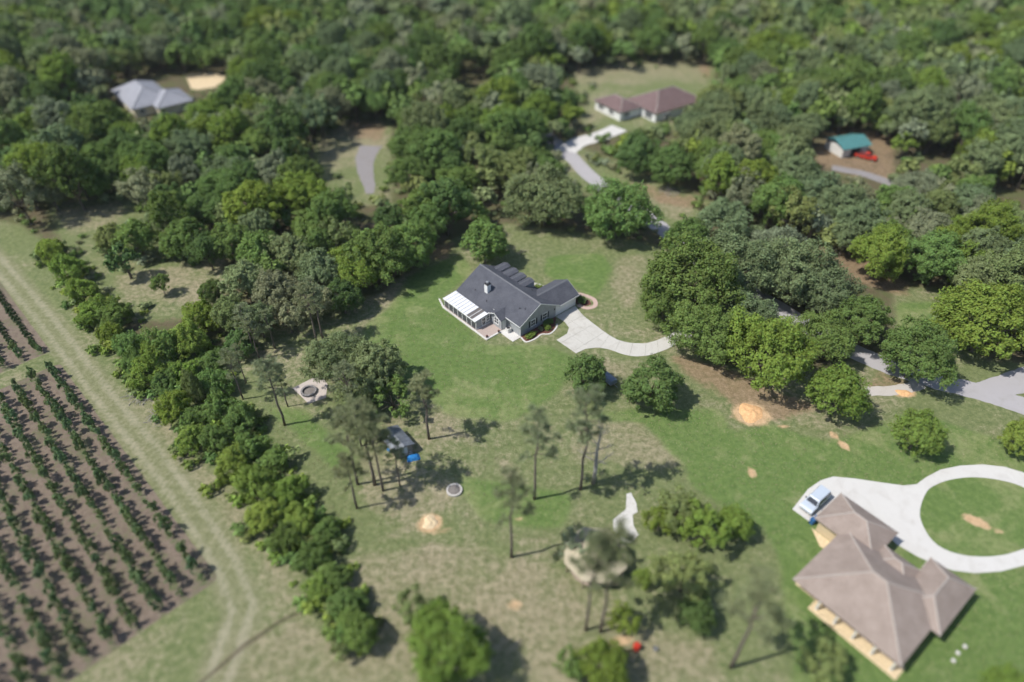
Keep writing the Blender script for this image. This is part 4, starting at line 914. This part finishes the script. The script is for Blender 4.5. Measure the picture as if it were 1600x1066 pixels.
for k, (px, py) in enumerate(((1489,1033),(1496,1021),(1507,1011))):
    q = empty('garden_block', (*gp(px,py), 0), NA, ['nearest','middle','farthest'][k]+' of three pale blocks on the grass right of the taupe house', 'block')
    MB().box(-.22,.22,-.22,.22,0,.2).build('block', M['stone'], q, .03); MB().box(-.15,.15,-.15,.15,.2,.26).build('cap', M['offwhite'], q, .02)
# pickup
def vehicle(x, y, z, rz, paint, label, cat, L=5.6, bed=True, name='pickup_truck'):
    e = empty(name, (x, y, z), rz, label, cat); h = L/2; w_ = .95
    prof = [(-h,.42),(-h,.98),(-h+.05,1.04),(-.15,1.06),(1.05,1.06),(h-.35,.98),(h-.05,.82),(h,.60),(h,.42),(h-.55,.36),(-h+.5,.36)]
    body = MB().extr(prof, 'y', -w_, w_).build('body', paint, e, .05)
    if bed:
        MB().box(-h+.12,-.42,-w_+.12,w_-.12,1.03,1.075).build('bed_liner', M['dark'], body)
        for s_ in (-1, 1): MB().box(-h+.05,-.35,s_*w_-.06 if s_ > 0 else -w_-.0,w_ if s_ > 0 else -w_+.06,1.0,1.2).build('bed_rail', paint, body)
        MB().box(-h,-h+.07,-w_,w_,1.0,1.2).build('tailgate', paint, body); c0, c1 = -.35, 1.35
    else: c0, c1 = -h+.15, 1.3
    zt = 1.72; cab = MB().add([(c0,-w_+.04,1.04),(c1,-w_+.04,1.04),(c1,w_-.04,1.04),(c0,w_-.04,1.04),(c0+.15,-w_+.2,zt),(c1-.62,-w_+.2,zt),(c1-.62,w_-.2,zt),(c0+.15,w_-.2,zt)],[(0,3,2,1),(4,5,6,7),(0,1,5,4),(1,2,6,5),(2,3,7,6),(3,0,4,7)]).build('cab', paint, e, .04)
    def quad(name, a, b_, c_, d_): MB().slab([a,b_,c_,d_], .01).build(name, M['glass'], cab)
    quad('windscreen', (c1-.02,-w_+.16,1.12),(c1-.02,w_-.16,1.12),(c1-.58,w_-.3,zt-.05),(c1-.58,-w_+.3,zt-.05)); quad('rear_window', (c0+.02,-w_+.2,1.2),(c0+.11,-w_+.3,zt-.08),(c0+.11,w_-.3,zt-.08),(c0+.02,w_-.2,1.2))
    for s_ in (-1,1):
        MB().add([(c0+.2,s_*(w_-.045),1.16),(c1-.32,s_*(w_-.045),1.16),(c1-.68,s_*(w_-.16),zt-.09),(c0+.28,s_*(w_-.16),zt-.09),(c0+.2,s_*(w_-.02),1.16),(c1-.32,s_*(w_-.02),1.16),(c1-.68,s_*(w_-.135),zt-.09),(c0+.28,s_*(w_-.135),zt-.09)],[(0,1,2,3),(7,6,5,4),(0,4,5,1),(1,5,6,2),(2,6,7,3),(3,7,4,0)]).build('side_window', M['glass'], cab)
        MB().box(h-.12,h-.01,s_*.72-.16,s_*.72+.16,.66,.80).build('headlight', M['lamp'], body); MB().box(-h-.015,-h+.05,s_*.84-.07,s_*.84+.07,.7,1.0).build('tail_light', M['tail'], body)
        MB().box(c1-.45,c1-.3,s_*(w_+.1)-.1,s_*(w_+.1)+.1,1.1,1.25).build('mirror', M['dark'], body)
        for wx in (-h+1.05, h-.95):
            wh = MB().lathe([(.2,-.13),(.35,-.13),(.37,-.08),(.37,.08),(.35,.13),(.2,.13)], 16, (wx,s_*(w_-.12),.37), 'y').build('wheel', M['black'], e); MB().lathe([(.2,-.135),(.05,-.1),(.05,.1),(.2,.135)], 12, (wx,s_*(w_-.12),.37), 'y').build('rim', M['metal'], wh)
    MB().box(h-.02,h+.06,-w_+.05,w_-.05,.4,.58).build('bumper', M['metal'], body); MB().box(-h-.08,-h+.01,-w_+.05,w_-.05,.4,.56).build('bumper', M['metal'], body)
    return e
vehicle(*nuv(-19.0,14.6), .055, NA-math.pi/2, M['truckwhite'], 'pale blue-grey car parked on the concrete beside the taupe house', 'car', 5.0, False, 'parked_car')

# pavilion under the leaning pines
pvx, pvy = gp(930, 868, 2.0); PV = empty('pavilion', (pvx, pvy, 0), .3, 'straw-coloured eight-sided pavilion half hidden under leaning pines', 'pavilion')
n8 = 8; rr8 = 4.3
for k in range(n8):
    a0, a1 = 2*math.pi*k/n8, 2*math.pi*(k+1)/n8
    MB().slab([(rr8*math.cos(a0),rr8*math.sin(a0),2.3),(rr8*math.cos(a1),rr8*math.sin(a1),2.3),(.4*math.cos(a1),.4*math.sin(a1),3.9),(.4*math.cos(a0),.4*math.sin(a0),3.9)], .1).build('roof_panel', M['pavroof'], PV)
    MB().tube([(rr8*.9*math.cos(a0),rr8*.9*math.sin(a0),0),(rr8*.9*math.cos(a0),rr8*.9*math.sin(a0),2.38)], [.1,.1], 8).build('post', M['wood'], PV)
MB().lathe([(.5,3.88),(.3,4.15),(.02,4.4)], 8).build('finial', M['pavroof'], PV); MB().lathe([(3.4,0),(3.4,.1)], 16).build('floor', M['wood'], PV)
def px_slab(name, pts, z, mat): o = MB().prism(gps(pts), -.05, z).build(name, mat); tag(o, kind='structure'); return o
px_slab('pavilion_path', [(979,772),(986,770),(994,786),(996,800),(988,805),(990,822),(998,836),(986,850),(972,846),(958,826),(958,812),(968,804),(978,796)], .03, M['concrete2'])

# ------------------------------------------------------------------ yard things
FS = empty('fire_pit', (*gp(483,613), 0), 0, 'round stone fire pit on the pale triangular slab under the oaks', 'fire pit')
px_slab('fire_pit_slab', [(457,607),(495,588),(503,586),(512,601),(509,622),(482,631),(473,622)], .06, M['pitslab'])
for k in range(14):
    a = 2*math.pi*k/14; st = MB().box(-.24,.24,-.16,.16,.06,.48).build('stone', M['pitstone'], FS, .04); st.location = (1.15*math.cos(a),1.15*math.sin(a),0); st.rotation_euler = (0,0,a+math.pi/2+rnd.uniform(-.1,.1))
MB().lathe([(1.0,.05),(1.0,.12),(.3,.2)], 14).build('ash_bed', M['ash'], FS)
RG = empty('stone_ring', (*gp(710,767), 0), 0, 'round brush-filled stone ring beside the pine shadows', 'fire ring')
for k in range(18):
    a = 2*math.pi*k/18; st = MB().box(-.2,.2,-.13,.13,0,.32).build('stone', M['stone'], RG, .04); st.location = (1.02*math.cos(a),1.02*math.sin(a),0); st.rotation_euler = (0,0,a+math.pi/2+rnd.uniform(-.15,.15))
MB().lathe([(.95,0),(.9,.2),(.55,.33),(.1,.38)], 14).build('ash_heap', M['ash'], RG)
def mound(px, py, rx, ry, h, mat, label, name='sand_mound', rot=0.0):
    x, y = gp(px, py); V = []; F = []; nr, na = 9, 26; ph = [rnd.uniform(0, 6.28) for _ in range(5)]
    for i in range(nr+1):
        t_ = i/nr
        for k in range(na):
            a = 2*math.pi*k/na; wob = 1+.12*math.sin(2*a+ph[0])+.09*math.sin(3*a+ph[1])+.07*math.sin(5*a+ph[2])
            zz = h*((1-t_*t_)**1.2)*(1+.6*t_*math.sin(3*a+ph[3]+t_*5))*.8+(rnd.uniform(-.08,.1)*h*(1-t_) if i else 0)
            V.append((rx*t_*wob*math.cos(a), ry*t_*wob*math.sin(a), zz if i < nr else -.04))
    for i in range(nr):
        for k in range(na): F.append((i*na+k, i*na+(k+1)%na, (i+1)*na+(k+1)%na, (i+1)*na+k))
    m = MB().add(V, F); o = m.build(name, mat, smooth=True); o.location = (x, y, 0); o.rotation_euler = (0,0,rot)
    tag(o, label, 'sand pile'); return o
mound(1173,645,2.2,2.0,.5,M['sand'],'large orange sand mound in front of the yellow-green oak'); mound(672,816,1.15,1.15,.45,M['palesand'],'pale sand pile in the lower pasture near the hedgerow')
mound(1412,614,1.5,.8,.3,M['sand'],'orange sand heap at the roadside under the right oak')
# tarped shed and its clutter
sx, sy = gp(620, 690, 1.2); SH = empty('garden_shed', (sx, sy, 0), R(-52), 'low shed with sagging grey metal roof among the pines', 'shed')
MB().box(-2.2,2.2,-1.4,1.4,0,1.75).build('wall', M['wood'], SH)
for k in range(5): MB().slab([(-2.5+k*1.0,-1.7,1.72),(-1.53+k*1.0,-1.7,1.72),(-1.53+k*1.0,0,2.35+.05*(k%2)),(-2.5+k*1.0,0,2.35+.05*(k%2))], .05).build('roof_sheet', M['shedroof'], SH); MB().slab([(-2.5+k*1.0,0,2.33),(-1.53+k*1.0,0,2.33),(-1.53+k*1.0,1.7,1.72),(-2.5+k*1.0,1.7,1.72)], .05).build('roof_sheet', M['shedroof'], SH)
MB().box(2.2,2.26,-.5,.5,0,1.7).build('door', M['offwhite'], SH)
def tarp(px, py, sx_, sy_, h, label, mat='tarp', rot=0.0):
    x, y = gp(px, py); n = 10; V = []; F = []
    for i in range(n+1):
        for j in range(n+1):
            u, v = i/n*2-1, j/n*2-1; e = max(abs(u), abs(v)); z = h*(1-max(0,(e-.55)/.45))+rnd.uniform(-.06,.06)*h if e < 1 else 0.0
            V.append((u*sx_*(1+rnd.uniform(-.05,.05)), v*sy_*(1+rnd.uniform(-.05,.05)), max(0, z)))
    for i in range(n):
        for j in range(n): a = i*(n+1)+j; F.append((a, a+n+1, a+n+2, a+1))
    o = MB().add(V, F).build('tarp_heap', M[mat], smooth=False); o.location = (x, y, .0); o.rotation_euler = (0,0,rot); tag(o, label, 'tarp'); return o
tarp(646,716,1.0,.6,.5,'crumpled bright blue tarp on the grass below the shed',rot=.3); tarp(611,702,.5,.55,.6,'blue tarp bundle against the white boards beside the shed',rot=-.8)
bd = empty('board_stack', (*gp(617,698), 0), R(-50), 'leaning stack of white boards in front of the shed', 'boards')
for k in range(5): q = MB().box(-1.1,1.1,-.11,.11,0,.05).build('board', M['white'], bd); q.location = (rnd.uniform(-.15,.15), -.45+k*.22, .12+.07*k); q.rotation_euler = (.3,0,rnd.uniform(-.06,.06))
jk = empty('junk_pile', (*gp(640,709), 0), 0, 'pile of pale scrap boards behind the bright blue tarp', 'scrap pile')
for k in range(9): q = MB().box(-.55,.55,-.08,.08,-.03,.03).build('plank', M['offwhite'] if k % 2 else M['wood'], jk); q.location = (rnd.uniform(-.5,.5), rnd.uniform(-.3,.3), .08+.05*k); q.rotation_euler = (rnd.uniform(-.1,.1),rnd.uniform(-.15,.15),rnd.uniform(0,3.1))
lg = MB().tube([(-.8,0,.18),(0,.05,.2),(.8,-.05,.18)], [.2,.19,.15], 9).build('log', M['bark'], smooth=True); lg.location = (*gp(597,704), 0); lg.rotation_euler = (0,0,.6); tag(lg, 'short log lying left of the white boards', 'log')
# covered trailer between the two round trees
tx, ty = gp(951, 597); TR = empty('covered_trailer', (tx, ty, 0), R(-55), 'small trailer under a white, shade-tinted cover between the two round dark trees', 'trailer')
MB().box(-1.3,1.3,-.75,.75,.45,.6).build('bed', M['metal'], TR); MB().extr([(-.78,.6),(.78,.6),(.6,1.25),(0,1.45),(-.6,1.25)], 'x', -1.25, 1.25).build('cover', M['covercloth'], TR, .05)
for s_ in (-1,1): MB().lathe([(.1,-.08),(.28,-.08),(.3,0),(.28,.08),(.1,.08)], 14, (0,s_*.85,.3), 'y').build('wheel', M['black'], TR)
MB().tube([(1.3,0,.5),(2.2,0,.45)], [.05,.05], 6).build('drawbar', M['metal'], TR)
dr = empty('oil_drum', (*gp(994,1014), 0), 0, 'bright red drum standing in the lower pasture', 'drum'); MB().lathe([(.38,0),(.4,.02),(.4,.33),(.42,.35),(.4,.37),(.4,.66),(.42,.68),(.4,.7),(.4,.98),(.38,1.0)], 18).build('barrel', M['red'], dr); MB().lathe([(.36,.98),(.36,1.01),(.05,1.012)], 16).build('lid', M['red'], dr)
bk = empty('bucket', (*gp(1023,1016), 0), 0, 'small grey bucket right of the red drum', 'bucket'); MB().lathe([(.2,0),(.27,.5),(.29,.5),(.25,.46),(.18,.05)], 14).build('pail', M['metal'], bk); MB().tube([(-.28,0,.48),(-.2,0,.66),(0,0,.74),(.2,0,.66),(.28,0,.48)], [.012]*5, 5).build('handle', M['dark'], bk)
# brush heap beside the hedgerow and on the lane verge
def brush(px, py, rx, label, n=70, tall=.9):
    x, y = gp(px, py); m = MB()
    for k in range(n):
        a = rnd.uniform(0, 6.28); d = rnd.uniform(0, 1)**.6*rx; L = rnd.uniform(.5,1.6); b_ = rnd.uniform(0, 6.28); z = rnd.uniform(.02,tall)*(1-d/rx*.7); c = Vector((d*math.cos(a), d*math.sin(a), z)); q = Vector((math.cos(b_), math.sin(b_), rnd.uniform(-.25,.35)))*L*.5
        m.tube([c-q, c+q], [.035,.012], 4)
    o = m.build('brush_heap', M['deadwood']); o.location = (x, y, 0); tag(o, label, 'brush pile', kind='stuff'); return o
brush(228,612,3.2,'pale heap of dead branches at the hedgerow beside the grass track',170,.5); brush(250,650,2.4,'lower scatter of dead branches at the hedgerow',90,.4)
brush(1045,300,2.6,'dark brush pile on the verge of the lane',90,1.2)

# ------------------------------------------------------------------ far houses
def far_house(name, px, py, ang, label, blocks, roofm, cap, wallm, wins):
    x, y = gp(px, py, 2.8); e = empty(name, (x, y, 0), R(ang), label, 'house')
    for (u0,u1,v0,v1,zz) in blocks:
        MB().box(u0+.5,u1-.5,v0+.5,v1-.5,0,2.72).build('wall', wallm, e); hip(e, u0, u1, v0, v1, 2.8, zz, roofm, cap)
    for wq in wins: wall_window(e, *wq)
    return e
far_house('far_house', 173, 141, -50, 'cream house with pale grey hip roof in the upper left woods', [(0,21,0,13,6.2),(12,25,6,17,5.4)], M['greyroof'], M['roof_cap'], M['cream'], [('y',.5,3,5,.9,2.2,-1),('y',.5,8,10,.9,2.2,-1),('y',.5,14,16,.9,2.2,-1),('x',20.5,2,3.5,.9,2.2,1)])
px_slab('cream_house_drive', [(290,118),(330,114),(352,120),(345,135),(300,142)], .04, M['palesand'])
far_house('far_house', 927, 156, -56, 'white house with dark brown hip roof beyond the lane', [(0,12.5,0,9,4.9),(5,19,8,28,6.3)], M['brownroof'], M['tancap'], M['white'], [('y',.5,2,4.5,.9,2.2,-1),('y',.5,7,9,.9,2.2,-1),('x',12,2,4,.9,2.2,1),('x',19.5,11,13,.9,2.2,1),('y',8.5,14,17,.5,2.2,-1)])
tx, ty = gp(1325, 222, 2.5); TS = empty('teal_shed', (tx, ty, 0), R(20), 'open shed with teal metal roof in the clearing at upper right', 'shed')
MB().box(-4.2,4.2,-3.4,3.4,0,2.6).build('wall', M['offwhite'], TS)
for s_ in (-1,1):
    for k in range(6): q = [(-4.8+k*1.6,0,4.0),(-3.23+k*1.6,0,4.0),(-3.23+k*1.6,s_*4.0,2.6),(-4.8+k*1.6,s_*4.0,2.6)]; MB().slab(q if s_ < 0 else q[::-1], .06).build('roof_sheet', M['teal'], TS)
MB().box(-1.6,1.6,-3.46,-3.39,0,2.2).build('door', M['dark'], TS)
tarp(1339,236,2.0,1.6,1.7,'tall blue tarp-covered stack beside the teal-roofed shed','bluebin',.4)
vehicle(*gp(1352,248), .03, R(-35), M['red'], 'red pickup truck parked below the teal-roofed shed', 'truck')
# ------------------------------------------------------------------ grass tufts over the open ground
def tufts(n, polys, colr, name, label, smin, smax, excl):
    P = []
    x0, x1, y0, y1 = -62, 75, 34, 125
    while len(P) < n:
        q = np.stack([rng.uniform(x0, x1, n), rng.uniform(y0, y1, n)], -1); k = in_poly(q[:,0], q[:,1], polys)
        for e in excl: k &= ~in_poly(q[:,0], q[:,1], e)
        s, t_ = field_st(q[:,0], q[:,1]); k &= ~((t_ > -2) & (s > -2))
        P += list(q[k])
    P = np.array(P[:n]); Pn = np.concatenate([P, np.zeros((n,1))], 1); V = []
    for b_ in range(3):
        a = rng.uniform(0, 6.28, n); s = rng.uniform(smin, smax, n); d = np.stack([np.cos(a), np.sin(a), np.zeros(n)], -1); le = np.stack([np.cos(a+1.6)*s*.5, np.sin(a+1.6)*s*.5, s*.55], -1)
        V.append(np.stack([Pn-d*s[:,None]*.5, Pn+d*s[:,None]*.5, Pn+le+d*s[:,None]*.28, Pn+le-d*s[:,None]*.34], 1))
    V = np.stack(V, 1).reshape(-1,3); o = link(name, fast_mesh(name, V, np.arange(len(V)).reshape(-1,4)), mat=M['leaf']); o.color = (*colr, 1); tag(o, label, 'grass', kind='stuff'); return o
OPEN = gps([(400,640),(470,560),(560,500),(700,480),(770,540),(870,545),(900,560),(1000,565),(1100,600),(1180,660),(1400,640),(1600,700),(1600,1066),(330,1066),(480,960),(560,860),(480,760)])
EX = [gps(out_px), [nuv(*q) for q in ((-17.5,-1),(2,-1),(2,17),(-17.5,17))], [huv(*q) for q in ((-20,-6),(3,-6),(4,19),(-20,12))]]
tufts(16000, OPEN, (.34,.31,.19), 'dry_grass', 'dry straw tufts scattered over the open pasture', .06, .15, EX)

# ------------------------------------------------------------------ thin summer haze between the drone and the woods
hm = bpy.data.materials.new('haze_air'); hm.use_nodes = True; ht = hm.node_tree; ht.nodes.clear()
ho = ht.nodes.new('ShaderNodeOutputMaterial'); hv = ht.nodes.new('ShaderNodeVolumePrincipled')
hv.inputs['Color'].default_value = (.92, .96, 1.0, 1); hv.inputs['Density'].default_value = 0.00008; hv.inputs['Anisotropy'].default_value = 0.0
ht.links.new(hv.outputs[0], ho.inputs['Volume'])
hz = MB().box(-2600, 2600, -760, 4600, -1.0, 84.0).build('haze', hm); tag(hz, 'thin pale haze in the air over the whole place', 'haze', kind='stuff')
